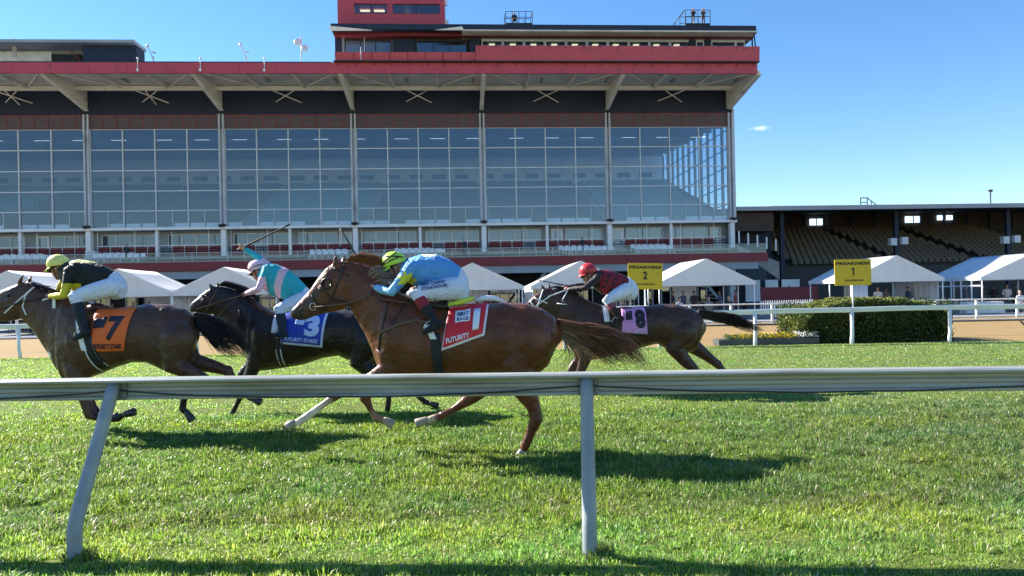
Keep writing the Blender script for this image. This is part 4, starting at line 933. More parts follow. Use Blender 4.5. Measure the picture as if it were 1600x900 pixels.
def drape_quad(name, bvh, D, quad, m, root, off=.012, n=18, thick=.004, ymax=None, parent=None):
    "quad: four photo points TL TR BR BL laid on the horse's near side"
    tl, tr, br, bl = [Vector((*q, 0)) for q in quad]; vs = []; ok = True; last = None
    for i in range(n+1):
        for j in range(n+1):
            u, v = j/n, i/n; q = tl.lerp(tr, u).lerp(bl.lerp(br, u), v); h = onbody(bvh, q.x, q.y, D, off + .004*math.sin(u*9+v*4))
            if h is None: h = last.copy() if last else P(q.x, q.y, D-.2)
            if last is not None and i > 0:
                up = vs[(i-1)*(n+1)+j]
                if abs(h.y-up.y) > .12: h.y = up.y + (.12 if h.y > up.y else -.12)
            vs.append(h); last = h
    fs = [(i*(n+1)+j, i*(n+1)+j+1, (i+1)*(n+1)+j+1, (i+1)*(n+1)+j) for i in range(n) for j in range(n)]
    mb = MB(); mb.add(vs, fs); o = mb.build(name, m, parent or root, smooth=True); s_ = o.modifiers.new('thickness', 'SOLIDIFY'); s_.thickness = thick; s_.offset = 0
    return o
def drape_text(txt, bvh, D, quad, m, parent, off=.022, bold=.02, name='lettering'):
    me = text_mesh(txt, 1, 0, bold); bm = bmesh.new(); bm.from_mesh(me); bmesh.ops.triangulate(bm, faces=bm.faces)
    for _ in range(2): bmesh.ops.subdivide_edges(bm, edges=[e for e in bm.edges if e.calc_length() > .12], cuts=1, use_grid_fill=False); bmesh.ops.triangulate(bm, faces=bm.faces)
    xs = [v.co.x for v in bm.verts]; ys = [v.co.y for v in bm.verts]; a_, b_, c_, d_ = min(xs), max(xs), min(ys), max(ys)
    tl, tr, br, bl = [Vector((*q, 0)) for q in quad]; last = P(tl.x, tl.y, D-.3)
    for v in bm.verts:
        u = (v.co.x-a_)/(b_-a_); w = (d_-v.co.y)/(d_-c_); q = tl.lerp(tr, u).lerp(bl.lerp(br, u), w); h = onbody(bvh, q.x, q.y, D, off) or last; v.co = h; last = h
    bm.to_mesh(me); bm.free(); me.materials.append(m); o = bpy.data.objects.new(name, me); COL.objects.link(o); o.parent = parent; s_ = o.modifiers.new('thickness', 'SOLIDIFY'); s_.thickness = .003; return o
def girth(bvh, D, line, wid, m, root, name='girth', off=.008):
    "strap wrapped round the barrel along a side-view line"
    vs = []; n = 14; k = 0
    (x0, y0), (x1, y1) = line
    pts = []
    for i in range(n+1):
        t = i/n; x, y = x0+(x1-x0)*t, y0+(y1-y0)*t; row = []
        for s_ in (-.5, .5):
            h = onbody(bvh, x+s_*wid, y, D, off)
            row.append(h)
        if None in row: continue
        pts.append(row)
    for r_ in pts: vs += r_
    fs = [(2*i, 2*i+1, 2*i+3, 2*i+2) for i in range(len(pts)-1)]
    mb = MB(); mb.add(vs, fs); o = mb.build(name, m, root, smooth=True); q = o.modifiers.new('thickness', 'SOLIDIFY'); q.thickness = .006; return o
def strap(root, pts, r, m, name='bridle', n=6):
    mb = MB(); mb.path(pts, r, n); return mb.build(name, m, root, smooth=True)
def surf_strap(bvh, D, pxs, r, m, root, name, off=.006, sub=5):
    pts = []
    for (a_, b_) in zip(pxs[:-1], pxs[1:]):
        for k in range(sub): t = k/sub; h = onbody(bvh, a_[0]+(b_[0]-a_[0])*t, a_[1]+(b_[1]-a_[1])*t, D, off); pts.append(h) if h else None
    h = onbody(bvh, *pxs[-1], D, off); pts.append(h) if h else None
    if len(pts) > 1: return strap(root, pts, r, m, name)
LEATHER = mat('dark_leather', (.022, .016, .013), .4, .2, 10, .2, 80); TACKW = mat('white_strap', (.78, .79, .82), .5, .06, 8); STEEL = mat('steel', (.6, .6, .6), .25, .05, 4, metal=.9)
BROWNL = mat('brown_leather', (.13, .075, .05), .5, .2, 10, .2, 60)
def hand(F_, w, dirv, side, r=.0095):
    "a loosely closed fist: palm, four curled fingers of different length, thumb from the palm's side"
    d = dirv.normalized(); up = Vector((0, 0, 1)); l = d.cross(up).normalized(); dn = -up
    F_.ell(w + d*.035, .042, .026, .036)
    for k, (o_, L) in enumerate(((-.027, .92), (-.009, 1.05), (.009, 1.0), (.027, .8))):
        b0 = w + d*.06 + up*(-o_*1.0) ; p1 = b0 + d*.032*L + l*side*.012; p2 = p1 + l*side*.026*L - d*.008; p3 = p2 - d*.026*L
        F_.limb([(b0 - d*.02, r, r), (p1, r*.97, r*.97), (p2, r*.9, r*.9), (p3, r*.8, r*.8)], 8)
    t0 = w + d*.02 + up*.026; F_.limb([(t0, .012, .012), (t0 + d*.03 + up*.012 + l*side*.01, .011, .011), (t0 + d*.05 + l*side*.028, .009, .009)], 8)
def jockey(label, D, head, hr, torso, arms, legs, silk, silkf, helmet, breech=(.72, .76, .86), boot=(.012, .014, .02), cuff=None, strip=None, chin=None, shw=.19, skin=None, faced=(-1, -.25), goggles=True):
    root = empty('person', (P(head[0], 500, D).x, D, 0), 0, label, 'person'); sc = D/FPX
    V = lambda p, dy=0: P(p[0], p[1], D+dy)
    hc = V(head); fd = Vector((faced[0], 0, faced[1])).normalized(); hu = Vector((-fd.z*-1, 0, fd.x*-1)); hu = Vector((fd.z, 0, -fd.x)) if fd.x < 0 else hu
    B_ = Fig(); r = hr
    # head: skull, face, jaw, nose, lips, ears, neck
    B_.ell(hc, r*.98, r*.80, r*.98); fc = hc + fd*r*.30 - hu*r*.75
    B_.limb([(hc - hu*r*.2 + fd*r*.15, r*.78, r*.66), (fc, r*.66, r*.56), (hc + fd*r*.45 - hu*r*1.32, r*.36, r*.34)])
    nb = hc + fd*r*.93 - hu*r*.50; B_.limb([(nb + hu*r*.22 - fd*r*.1, r*.10, r*.09), (nb - hu*r*.12 + fd*r*.12, r*.15, r*.15)], 8)
    B_.limb([(hc + fd*r*.82 - hu*r*.98 + Vector((0, -r*.2, 0)), r*.09, r*.09), (hc + fd*r*.90 - hu*r*.98, r*.10, r*.1), (hc + fd*r*.82 - hu*r*.98 + Vector((0, r*.2, 0)), r*.09, r*.09)], 8)
    for s_ in (-1, 1): B_.ell(hc - fd*r*.1 - hu*r*.45 + Vector((0, s_*r*.80, 0)), r*.18, r*.08, r*.26)
    nk = V(torso[0][0]).lerp(V(torso[0][1]), .45)
    B_.limb([(hc - fd*r*.25 - hu*r*.6, r*.5, r*.5), (nk, r*.55, r*.6)])
    tw = [(V(t).lerp(V(b), .5), (V(t)-V(b))/2*.86, w*.86) for t, b, w in torso]; B_.loft(tw, 16)
    T = Fig(); T.loft([(V(t).lerp(V(b), .5), (V(t)-V(b))/2, w) for t, b, w in torso], 20, .95)
    hands = []
    for k, (chain, yy) in enumerate(arms):
        pts = [V(p, y_) for p, y_ in zip(chain, yy)]; a_, b_, c_ = pts
        B_.limb([(a_, .055, .055), (a_.lerp(b_, .5), .042, .042), (b_, .036, .036), (b_.lerp(c_, .4), .036, .036), (c_, .024, .026)]); hand(B_, c_, (c_-b_), 1 if k == 0 else -1)
        T.limb([(a_, .078, .078), (a_.lerp(b_, .5), .060, .062), (b_, .050, .052), (b_.lerp(c_, .45), .048, .050), (b_.lerp(c_, .93), .036, .038)]); hands.append(c_)
    Q = Fig(); hipc = V(torso[-1][0]).lerp(V(torso[-1][1]), .5)
    boots = []
    for chain, yy, rads in legs:
        pts = [V(p, y_) for p, y_ in zip(chain, yy)]; h_, k_, an, toe = pts
        r0, r1, r2, r3 = rads
        B_.limb([(h_, r0*.85, r0*.85), (k_, r1*.8, r1*.8), (k_.lerp(an, .35), r2*.85, r2*.85), (an, r3*.8, r3*.8), (an.lerp(toe, .6), r3*.7, r3*.8), (toe, .02, .03)])
        Q.limb([(h_, r0, r0*.95), (h_.lerp(k_, .5), (r0+r1)*.53, (r0+r1)*.5), (k_.lerp(h_, .12), r1*1.04, r1), (k_, r1, r1), (k_.lerp(an, .28), r2*1.0, r2)])
        bt = Fig(); bt.limb([(k_.lerp(an, .18), r2*1.10, r2*1.08), (k_.lerp(an, .45), r2*1.10, r2*1.05), (k_.lerp(an, .85), r3*1.12, r3*1.1), (an, r3*1.15, r3*1.1)])
        bt.limb([(an + (an-toe).normalized()*.035, .038, .036), (an.lerp(toe, .5) - Vector((0, 0, .004)), .038, .042), (toe, .024, .034)]); boots.append((bt, k_, an, toe))
    Q.loft([(V(t).lerp(V(b), .5), (V(t)-V(b))/2*1.04, w*1.04) for t, b, w in torso[-2:]], 20, .95)
    B_.bake('body', skin or SKIN, root, .0085, 2)
    T.bake('racing_shirt', CLOTH, root, .0085, 3, silkf)
    Q.bake('breeches', CLOTH, root, .0085, 4, lambda co: np.tile(np.array(breech), (len(co), 1)))
    for bt, k_, an, toe in boots:
        def bf(co, k_=k_, an=an):
            c = np.tile(np.array(boot), (len(co), 1))
            if cuff is not None:
                ab = np.array(list(an-k_)); t = ((co-np.array(list(k_)))@ab)/(ab@ab); w = (1-smoothstep(.38, .50, t))[:, None]; c = c*(1-w) + np.array(cuff)*w
            return c
        bo_ = bt.bake('boot', CLOTH, root, .0085, 3, bf)
    # helmet: shell, peak, band
    H = Fig(); H.ell(hc + hu*r*.16 - fd*r*.05, r*1.26, r*1.10, r*1.08); ho = H.bake('helmet', None, root, .010, 2); me = ho.data
    bm = bmesh.new(); bm.from_mesh(me); pl_ = hc - hu*r*.16 - fd*r*.1; nn_ = (hu*1.0 - fd*.12).normalized(); bmesh.ops.bisect_plane(bm, geom=bm.verts[:]+bm.edges[:]+bm.faces[:], plane_co=pl_, plane_no=-nn_, clear_outer=True); bm.to_mesh(me); bm.free()
    hmat_ = mat('helmet_%.2f_%.2f' % (helmet[0], helmet[2]), helmet, .35, .08, 14, .1, 30, spec=.5); me.materials.clear(); me.materials.append(hmat_); s_ = ho.modifiers.new('thickness', 'SOLIDIFY'); s_.thickness = .012; s_.offset = -1
    pk = MB(); vs = []; n_ = 12
    for i in range(n_+1):
        a_ = -1.25 + 2.5*i/n_; inn = hc - hu*r*.10 + fd*r*1.05*math.cos(a_) + Vector((0, r*1.02*math.sin(a_), 0)); ou = hc - hu*r*.34 + fd*r*(1.02*math.cos(a_)+.62*max(0, math.cos(a_))) + Vector((0, r*1.08*math.sin(a_), 0)); vs += [inn, ou]
    pk.add(vs, [(2*i, 2*i+1, 2*i+3, 2*i+2) for i in range(n_)]); po = pk.build('helmet_peak', hmat_, ho, smooth=True); s2 = po.modifiers.new('thickness', 'SOLIDIFY'); s2.thickness = .008
    if strip is not None:
        for (t0, t1) in strip:
            vs = []
            for i in range(15):
                a_ = t0[0] + (t1[0]-t0[0])*i/14; b2 = t0[1] + (t1[1]-t0[1])*i/14   # azimuth from front, height
                q = fd*math.cos(a_)*math.cos(b2)*r*1.285 + Vector((0, -math.sin(a_)*math.cos(b2)*r*1.13, 0)) + hu*math.sin(b2)*r*1.10
                vs.append(hc + hu*r*.16 - fd*r*.05 + q)
            strap(root, vs, .0065, M['ink'], 'goggle_strap')
    g = MB()
    if goggles:
        for s_ in (-1, 1): g.ball(hc + fd*r*.86 - hu*r*.28 + Vector((0, s_*r*.36, 0)) - hu*r*.12 + fd*r*.04, r*.26, r*.42, r*.27, 12, 8)
        g.build('goggles', mat('smoked_lens', (.02, .022, .025), .12, .05, 4), root, smooth=True)
        sp = [hc - hu*r*.28 + fd*r*.86*math.cos(a_) + Vector((0, -r*.86*math.sin(a_), 0)) for a_ in [.4+.17*i for i in range(10)]]; strap(root, sp, .007, M['ink'], 'goggle_strap')
    cs = [hc + fd*r*.25 - hu*r*.1 + Vector((0, -r*.84, 0)), hc + fd*r*.25 - hu*r*.75 + Vector((0, -r*.68, 0)), hc + fd*r*.42 - hu*r*1.62 + Vector((0, -r*.25, 0)), hc + fd*r*.42 - hu*r*1.62 + Vector((0, r*.25, 0)), hc + fd*r*.25 - hu*r*.75 + Vector((0, r*.68, 0))]
    strap(root, cs, .006, M['ink'], 'chin_strap')
    return root, hands, boots, (hc, fd, hu)
def stirrup(root, an, toe, D, hang):
    c = an.lerp(toe, .55); mb = MB(); pts = []
    for i in range(17): a_ = math.pi*2*i/16; pts.append(c + Vector((.0+.012*math.sin(a_), 0, .02)) + Vector((math.cos(a_)*.055, 0, 0)) + Vector((0, 0, math.sin(a_)*.06)))
    mb.path(pts, .0055, 6); mb.build('stirrup_iron', STEEL, root, smooth=True); strap(root, [c + Vector((0, 0, .08)), hang], .008, LEATHER, 'stirrup_leather')
def finish(root):
    "move the parts from world space under their thing"
    inv = Matrix.Translation(-root.location)
    for ch in root.children: ch.location = ch.location - root.location
# ================================================================ horse and rider number 1 (nearest)
BLK = (.010, .0085, .008)
D = 7.76
trunk = [((875,514),(869,543),.09), ((866,494),(856,572),.19), ((848,482),(836,588),.24), ((822,474),(812,590),.27), ((785,472),(782,583),.29), ((742,477),(744,585),.30), ((703,480),(706,592),.31), ((668,475),(670,597),.30), ((642,463),(642,599),.27), ((622,456),(614,597),.24), ((606,450),(596,590),.20)]
neck = [((628,458),(604,586),.21), ((608,442),(585,556),.165), ((594,428),(572,526),.13), ((578,417),(561,506),.10), ((560,411),(553,492),.085), ((545,408),(547,482),.08), ((533,407),(543,474),.08)]
head = [((536,408),(548,470),.082), ((522,409),(541,481),.092), ((509,419),(530,486),.092), ((497,434),(515,489),.082), ((486,450),(501,492),.066), ((475,463),(490,495),.056), ((465,473),(481,499),.052), ((457,482),(472,501),.050), ((453,489),(463,500),.036)]
legs = [([(610,552,.155),(606,578,.10),(580,594,.066),(541,607,.052),(508,630,.032),(477,653,.036),(462,662,.030)], -.15, .8),
        ([(614,550,.14),(600,582,.09),(580,604,.06),(571,622,.046),(579,640,.030),(588,652,.034),(600,658,.030)], .16, .8),
        ([(828,536,.24),(806,572,.16),(818,606,.130),(834,636,.070),(838,655,.064),(829,676,.042),(821,696,.040),(817,704,.036)], -.17, .7),
        ([(822,536,.2),(782,584,.14),(756,606,.085),(736,622,.058),(708,640,.036),(684,652,.036),(668,657,.034)], .16, .8)]
chest = (.118, .038, .015); wsock = (.62, .52, .42)
h1, bv1, V1 = horse('chestnut racehorse in a red number 1 cloth galloping nearest the rail', D, trunk, neck, legs, chest, [(wsock, 1.0), ((.30, .17, .10), 1.4), None, ((.50, .38, .28), 2.2)],
    ([[(540,407),(552,398),(566,402)], [(556,409),(572,399),(592,402)], [(570,411),(590,403),(612,412)], [(585,420),(602,420),(622,436)], [(598,432),(612,440),(632,452)]], 300), None,
    [((461,660),(449,667)), ((600,656),(615,664)), ((817,703),(811,714)), ((668,656),(650,662))], head, [((524,411),(525,397)), ((536,411),(538,400))], (503,443), hoofcol=(.30, .26, .21), manecol=(.30, .12, .045), blaze=[((502,428),(468,470),.014,(.55,.5,.46)), ((455,488),(478,494),.062,(.03,.024,.022)), ((535,468),(484,492),.05,(.07,.034,.022)), ((500,455),(478,478),.035,(.06,.035,.026))])
t1 = [[(868,500),(900,507),(935,509),(968,520),(998,545),(1020,573)], [(869,508),(900,516),(930,524),(958,538),(985,556),(1008,575)], [(868,514),(895,526),(915,540),(930,552),(945,566),(960,574)], [(868,516),(880,530),(888,548),(886,560),(880,572),(872,580)]]
strands('tail', [[V1(p) for p in g] for g in t1[:3]], 330, hairmat((.20, .085, .04)), h1, .0045, .03, .05, .035, 12, .15, .45)
strands('tail_wisps', [[V1(p) for p in g] for g in t1[1:]], 130, hairmat((.42, .27, .14)), h1, .003, .05, .05, .06, 12, .15, .6)
strands('flying_mane', [[V1(p, -.06) for p in g] for g in ([(575,430),(590,418),(612,424)], [(580,440),(600,432),(626,440)], [(588,448),(606,446),(632,452)])], 120, hairmat((.50, .40, .36)), h1, .003, .02, .05, .03, 7)
RED = mat('red_number_cloth', (.62, .015, .03), .6, .06, 6, .2, 14)
cl = drape_quad('number_cloth', bv1, D, [(701,480),(764,471),(757,524),(690,548)], mat('cloth_border', (.72, .70, .80), .6, .05, 6), h1, .013)
c2 = drape_quad('cloth_field', bv1, D, [(701,482),(761,474),(754,521),(692.5,543)], RED, h1, .021, parent=cl)
WT = mat('white_print', (.74, .76, .86), .55, .04, 6)
drape_text('1', bv1, D, [(740,487),(751,485),(748,515),(738,517)], WT, cl, .036, .09, 'numeral')
drape_quad('white_patch', bv1, D, [(711,490),(735,486),(734,503),(711,506)], WT, h1, .028, 8, parent=cl)
drape_text('FIRST', bv1, D, [(714,492),(733,490),(732,495),(714,498)], mat('blue_print', (.03, .06, .2), .6), cl, .034, .03); drape_text('RACE', bv1, D, [(714,499),(732,497),(732,502),(714,504)], MATS['blue_print'], cl, .034, .03)
drape_text('FUTURITY', bv1, D, [(697,529),(733,519),(734,527),(698,537)], WT, cl, .028, .03)
girth(bv1, D, ((680,520), (686,594)), 15, mat('girth_web', (.01, .011, .014), .7), h1)
girth(bv1, D, ((668,508), (678,530)), 10, TACKW, h1, 'saddle_towel', .012)
o = MB(); o.path([P(700,476,D-.16), P(720,472,D-.12), P(738,466,D-.08), P(741,467,D-.06)], [.02, .03, .024, .012], 10); o.build('saddle', mat('lime_saddle_pad', (.5, .62, .05), .5), h1, smooth=True)
o = MB(); o.path([P(742,470,D+.02), P(755,466,D+.05), P(772,466,D+.07), P(790,472,D+.08)], [.02, .032, .03, .012], 10); o.build('pale_rump_roll', TACKW, h1, smooth=True)  # added white roll standing in for the pale rump of a hidden horse
o = MB(); o.path([P(655,478,D-.12), P(672,476,D-.1), P(695,479,D-.1), P(712,474,D-.1)], [.03, .045, .04, .03], 12); o.build('saddle_seat', LEATHER, h1, smooth=True)
surf_strap(bv1, D, [(594,520), (620,508), (650,500), (668,504)], .016, BROWNL, h1, 'breastplate'); surf_strap(bv1, D, [(604,470), (598,500), (594,520), (588,548)], .008, LEATHER, h1, 'breastplate_strap'); surf_strap(bv1, D, [(640,462), (620,490), (606,520)], .008, LEATHER, h1, 'martingale')
for q in ([(530,412),(522,440),(512,462),(496,486)], [(514,418),(526,424),(538,430)], [(478,462),(486,474),(497,486)], [(505,465),(522,470),(542,478)], [(490,450),(498,452),(508,462)]): surf_strap(bv1, D, q, .0085, LEATHER, h1, 'bridle')
o = MB(); o.path([onbody(bv1, 503+8*math.cos(a_/2), 443+8*math.sin(a_/2), D, .012) for a_ in range(13)], .010, 6); o.build('blinker_cup', LEATHER, h1, smooth=True)
o = MB(); q = P(489,479,D-.07); o.path([q + Vector((.032*math.cos(a_/2), 0, .038*math.sin(a_/2))) for a_ in range(13)], .005, 6); o.build('bit_ring', STEEL, h1, smooth=True)
o = MB(); q = onbody(bv1, 461, 485, D, .002) or P(461,485,D-.05); o.ball(q, .016, .008, .012); o.build('nostril', M['ink'], h1, smooth=True)
# rider 1
def silk1(co):
    n = len(co); c = np.tile(np.array((.10, .33, .70)), (n, 1)); sh = P(637,438,D-.15); d = np.hypot(co[:, 0]-sh.x, co[:, 2]-sh.z); ang = np.arctan2(co[:, 2]-sh.z, co[:, 0]-sh.x)
    w = (d < .072+.022*np.cos(ang*7))[:, None]; c = np.where(w, np.array((.68, .72, .04)), c)
    tp = P(672,398,D); d2 = np.hypot((co[:, 0]-tp.x)*.6, (co[:, 2]-tp.z)*1.6); c = np.where((d2 < .05)[:, None], np.array((.60, .68, .45)), c)
    fw = P(612,460,D-.2); w3 = (co[:, 0] < fw.x+.06)[:, None]; c = np.where(w3, np.array((.22, .50, .78)), c); return c
j1, hd1, bt1, hi1 = jockey('rider in pale blue shirt and lime helmet on the horse in the red cloth', D, (616,412), .105,
    [((640,403),(634,440),.15), ((658,397),(652,449),.20), ((682,397),(682,447),.185), ((704,406),(702,452),.165), ((722,419),(712,466),.17), ((732,437),(716,474),.16)],
    [([(645,416),(611,457),(586,449)], [-.17,-.24,-.10]), ([(645,416),(607,452),(582,446)], [.17,.22,.09])],
    [([(714,450),(649,457),(683,508),(662,519)], [-.11,-.30,-.37,-.40], (.125,.075,.058,.040)), ([(714,450),(645,457),(680,506),(660,516)], [.11,.30,.37,.40], (.125,.075,.058,.040))],
    None, silk1, (.48, .72, .06), cuff=(.26, .02, .04), strip=[((.2, .1), (2.4, .75)), ((2.6, .0), (.7, 1.0)), ((2.2, .15), (-.2, .1))], breech=(.62, .68, .84), faced=(-1, -.42))
# lettering on the breeches
dgm = [c for c in j1.children if c.name.startswith('breeches')][0]; bvq = BVHTree.FromPolygons([v.co.copy() for v in dgm.data.vertices], [tuple(p.vertices) for p in dgm.data.polygons])
drape_text('PARX CASINO', bvq, D, [(656,443),(694,437),(695,442),(657,448)], MATS['blue_print'], dgm, .006, .02); drape_text('STEAKHOUSE', bvq, D, [(659,449),(698,443),(699,448),(660,454)], MATS['blue_print'], dgm, .006, .02)
bt, k_, an, toe = bt1[0]; stirrup(h1, an, toe, D, P(676,485,D-.34))
rn = [hd1[0], P(575,462,D-.16), P(545,474,D-.14), P(489,480,D-.08)]; strap(h1, rn, .008, BROWNL, 'rein'); strap(h1, [hd1[1], P(560,468,D+.12), P(489,480,D+.08)], .008, BROWNL, 'rein')
strap(h1, [hd1[0], P(596,466,D-.17), P(612,470,D-.2), P(640,473,D-.22)], .008, BROWNL, 'neck_strap')
def whip(label, a_, b_, r=.0075, col='ink'):
    mb = MB(); mb.path([a_ + (a_-b_).normalized()*.08, a_, a_.lerp(b_, .75), b_.lerp(a_, .12), b_], [r*1.5, r*1.5, r, r*.8, r*1.6], 8); o = mb.build('riding_whip', M[col], smooth=True); return tag(o, label, 'whip')
whip('thin black riding whip held upright by the rider in pale blue', hd1[1] + Vector((0, 0, .02)), P(532,357,D+.1))
for r_ in (h1, j1): finish(r_)
# ================================================================ horse and rider number 7 (left)
D = 9.5
trunk = [((307,514),(303,542),.09), ((301,494),(294,570),.19), ((288,482),(276,584),.25), ((264,475),(256,578),.28), ((236,474),(233,567),.28), ((208,478),(208,566),.29), ((181,481),(182,574),.31), ((156,479),(158,584),.31), ((136,472),(135,592),.28), ((120,464),(116,596),.25), ((106,458),(101,594),.21)]
neck = [((124,466),(108,592),.22), ((104,460),(90,578),.18), ((90,457),(76,553),.14), ((76,455),(60,528),.115), ((62,450),(44,508),.095), ((52,444),(34,499),.088)]
head = [((48,441),(36,496),.088), ((34,441),(28,500),.095), ((18,447),(16,502),.092), ((2,454),(1,503),.08), ((-13,462),(-13,503),.066), ((-26,471),(-27,503),.056), ((-37,479),(-39,503),.054), ((-43,486),(-45,500),.04)]
legs = [([(114,556,.15),(118,588,.11),(131,620,.072),(140,648,.055),(163,657,.032),(184,654,.036),(193,648,.030)], -.15, .8),
        ([(116,556,.14),(124,588,.10),(134,616,.065),(145,638,.050),(160,650,.030),(168,654,.032),(172,652,.028)], .16, .8),
        ([(276,532,.24),(274,572,.14),(302,584,.085),(322,590,.058),(304,606,.036),(287,624,.036),(285,640,.038),(291,645,.032)], -.17, .8),
        ([(280,532,.2),(300,566,.13),(332,572,.085),(356,580,.056),(370,600,.035),(384,617,.036),(394,624,.030)], .16, .8)]
bay = (.080, .038, .024)
h7, bv7, V7 = horse('dark bay racehorse in an orange number 7 cloth leaving the frame on the left', D, trunk, neck, legs, bay, [(BLK, .4), (BLK, .4), (BLK, .9), (BLK, .9)],
    ([[(46,441),(56,444),(66,452)], [(62,449),(76,452),(90,458)], [(84,455),(98,458),(112,466)]], 160),
    ([[(300,488),(325,492),(352,502),(380,522),(404,548)], [(303,500),(328,510),(350,524),(374,540),(398,560)], [(303,508),(320,524),(334,540),(346,550),(358,556)]], 430, .03),
    [((194,648),(211,643)), ((172,652),(184,650)), ((291,643),(301,658)), ((394,622),(408,629))], head, [((30,442),(37,428)), ((44,443),(50,430))], (12,462), hoofcol=(.035, .03, .03), manecol=(.012, .01, .01), tailcol=(.012, .01, .01), blaze=[((85,553),(79,556),.035,(.6,.58,.55))])
ORG = mat('orange_number_cloth', (.80, .14, .02), .6, .06, 6, .2, 14)
cl = drape_quad('number_cloth', bv7, D, [(143,484),(206,481),(193,548),(148,549)], ORG, h7, .013)
NV = mat('navy_print', (.012, .012, .035), .6, .05, 6)
drape_text('7', bv7, D, [(170,495),(194,495),(188,532),(166,532)], NV, cl, .022, .04, 'numeral')
drape_quad('sponsor_patch', bv7, D, [(147,500),(167,496),(164,512),(147,514)], NV, h7, .020, 8, parent=cl)
drape_text('FUTURITY STAKE', bv7, D, [(149,537),(190,537),(189,544),(150,545)], NV, cl, .022, .03)
girth(bv7, D, ((136,520), (157,584)), 14, MATS['girth_web'], h7)
surf_strap(bv7, D, [(130,530),(138,558),(150,588)], .008, TACKW, h7, 'girth_piping'); surf_strap(bv7, D, [(144,526),(152,556),(166,584)], .008, TACKW, h7, 'girth_piping')
girth(bv7, D, ((120,496), (134,548)), 9, TACKW, h7, 'saddle_towel', .012)
for q in ([(40,441),(24,460),(4,478),(-10,490)], [(38,443),(24,462),(20,480),(26,493)], [(36,441),(46,446)]): surf_strap(bv7, D, q, .010, TACKW, h7, 'bridle', .008)
surf_strap(bv7, D, [(-24,474),(-22,486),(-24,500)], .010, TACKW, h7, 'noseband', .008)
surf_strap(bv7, D, [(52,470),(66,464)], .012, TACKW, h7, 'rein_grip', .012)
o = MB(); o.box(-.018, .018, -.01, .01, -.07, .07); q = o.build('breast_tag', TACKW, h7); q.location = onbody(bv7, 73, 474, D, .02) or P(73,474,D-.2)
o = MB(); o.path([P(138,482,D-.12), P(152,480,D-.1), P(170,482,D-.1)], [.04, .055, .03], 12); o.build('saddle_seat', mat('maroon_saddle', (.06, .01, .02), .5), h7, smooth=True)
def silk7(co):
    n = len(co); c = np.tile(np.array((.014, .015, .012)), (n, 1)); yel_ = np.array((.70, .56, .03))
    a_ = P(100,440,D); m_ = (co[:, 2] < a_.z) ; lo = P(112,452,D).z; x1 = P(138,460,D).x
    arm = (co[:, 2] < P(0,446,D).z + (co[:, 0]-P(0,446,D).x)*-.0) & (co[:, 0] < x1); c = np.where(arm[:, None], yel_, c)
    tp = (co[:, 2] > P(135,411,D).z) & (co[:, 0] > P(105,0,D).x) & (co[:, 0] < P(160,0,D).x); c = np.where(tp[:, None], np.array((.66, .60, .24)), c)
    fr_ = (co[:, 0] < P(84,0,D).x) ; c = np.where(fr_[:, None], yel_*.9, c); return c
j7, hd7, bt7, hi7 = jockey('rider in black and yellow shirt with a yellow helmet, leftmost of the four', D, (91,414), .112,
    [((106,409),(104,446),.15), ((124,405),(122,458),.20), ((144,408),(142,460),.185), ((164,415),(160,458),.165), ((182,425),(172,466),.17), ((192,436),(180,468),.15)],
    [([(110,422),(100,462),(78,463)], [-.17,-.26,-.10]), ([(110,422),(92,456),(74,460)], [.17,.2,.09])],
    [([(178,448),(118,463),(133,520),(115,530)], [-.11,-.30,-.37,-.40], (.125,.088,.066,.046)), ([(178,448),(116,463),(131,518),(114,528)], [.11,.30,.37,.40], (.125,.085,.066,.046))],
    None, silk7, (.78, .74, .20), breech=(.68, .72, .84), boot=(.015, .02, .03), strip=None, faced=(-1, -.25))
bt, k_, an, toe = bt7[0]; stirrup(h7, an, toe, D, P(134,490,D-.34))
strap(h7, [hd7[0], P(40,470,D-.14), P(-24,488,D-.08)], .009, LEATHER, 'rein'); strap(h7, [hd7[1], P(40,466,D+.12), P(-24,486,D+.08)], .009, LEATHER, 'rein')
for r_ in (h7, j7): finish(r_)
# ================================================================ horse and rider number 3 (middle)
D = 10.8
trunk = [((604,512),(600,538),.09), ((597,495),(590,568),.19), ((582,487),(574,578),.25), ((558,485),(553,566),.28), ((531,485),(529,556),.28), ((501,487),(503,560),.29), ((472,489),(474,570),.31), ((447,489),(449,574),.31), ((426,485),(426,578),.28), ((410,478),(405,580),.24), ((398,470),(391,575),.20)]
neck = [((414,480),(402,578),.22), ((396,466),(383,556),.17), ((382,458),(368,532),.135), ((369,453),(354,510),.11), ((356,449),(343,498),.09), ((345,447),(334,494),.085)]
head = [((342,446),(334,490),.086), ((332,448),(327,492),.09), ((322,454),(318,491),.084), ((313,461),(311,490),.07), ((305,468),(304,489),.058), ((299,474),(299,488),.048)]
legs = [([(404,548,.15),(396,574,.10),(386,596,.062),(379,612,.048),(370,632,.031),(363,646,.034),(361,650,.030)], -.15, .8),
        ([(406,548,.14),(392,572,.09),(378,586,.06),(372,600,.046),(384,606,.030),(394,608,.032),(400,606,.028)], .16, .8),
        ([(574,538,.24),(562,568,.14),(584,586,.088),(604,598,.056),(608,616,.036),(606,636,.036),(603,648,.032)], -.17, .8),
        ([(576,538,.2),(590,566,.13),(616,580,.082),(638,598,.054),(650,616,.034),(664,628,.035),(672,631,.030)], .16, .8)]
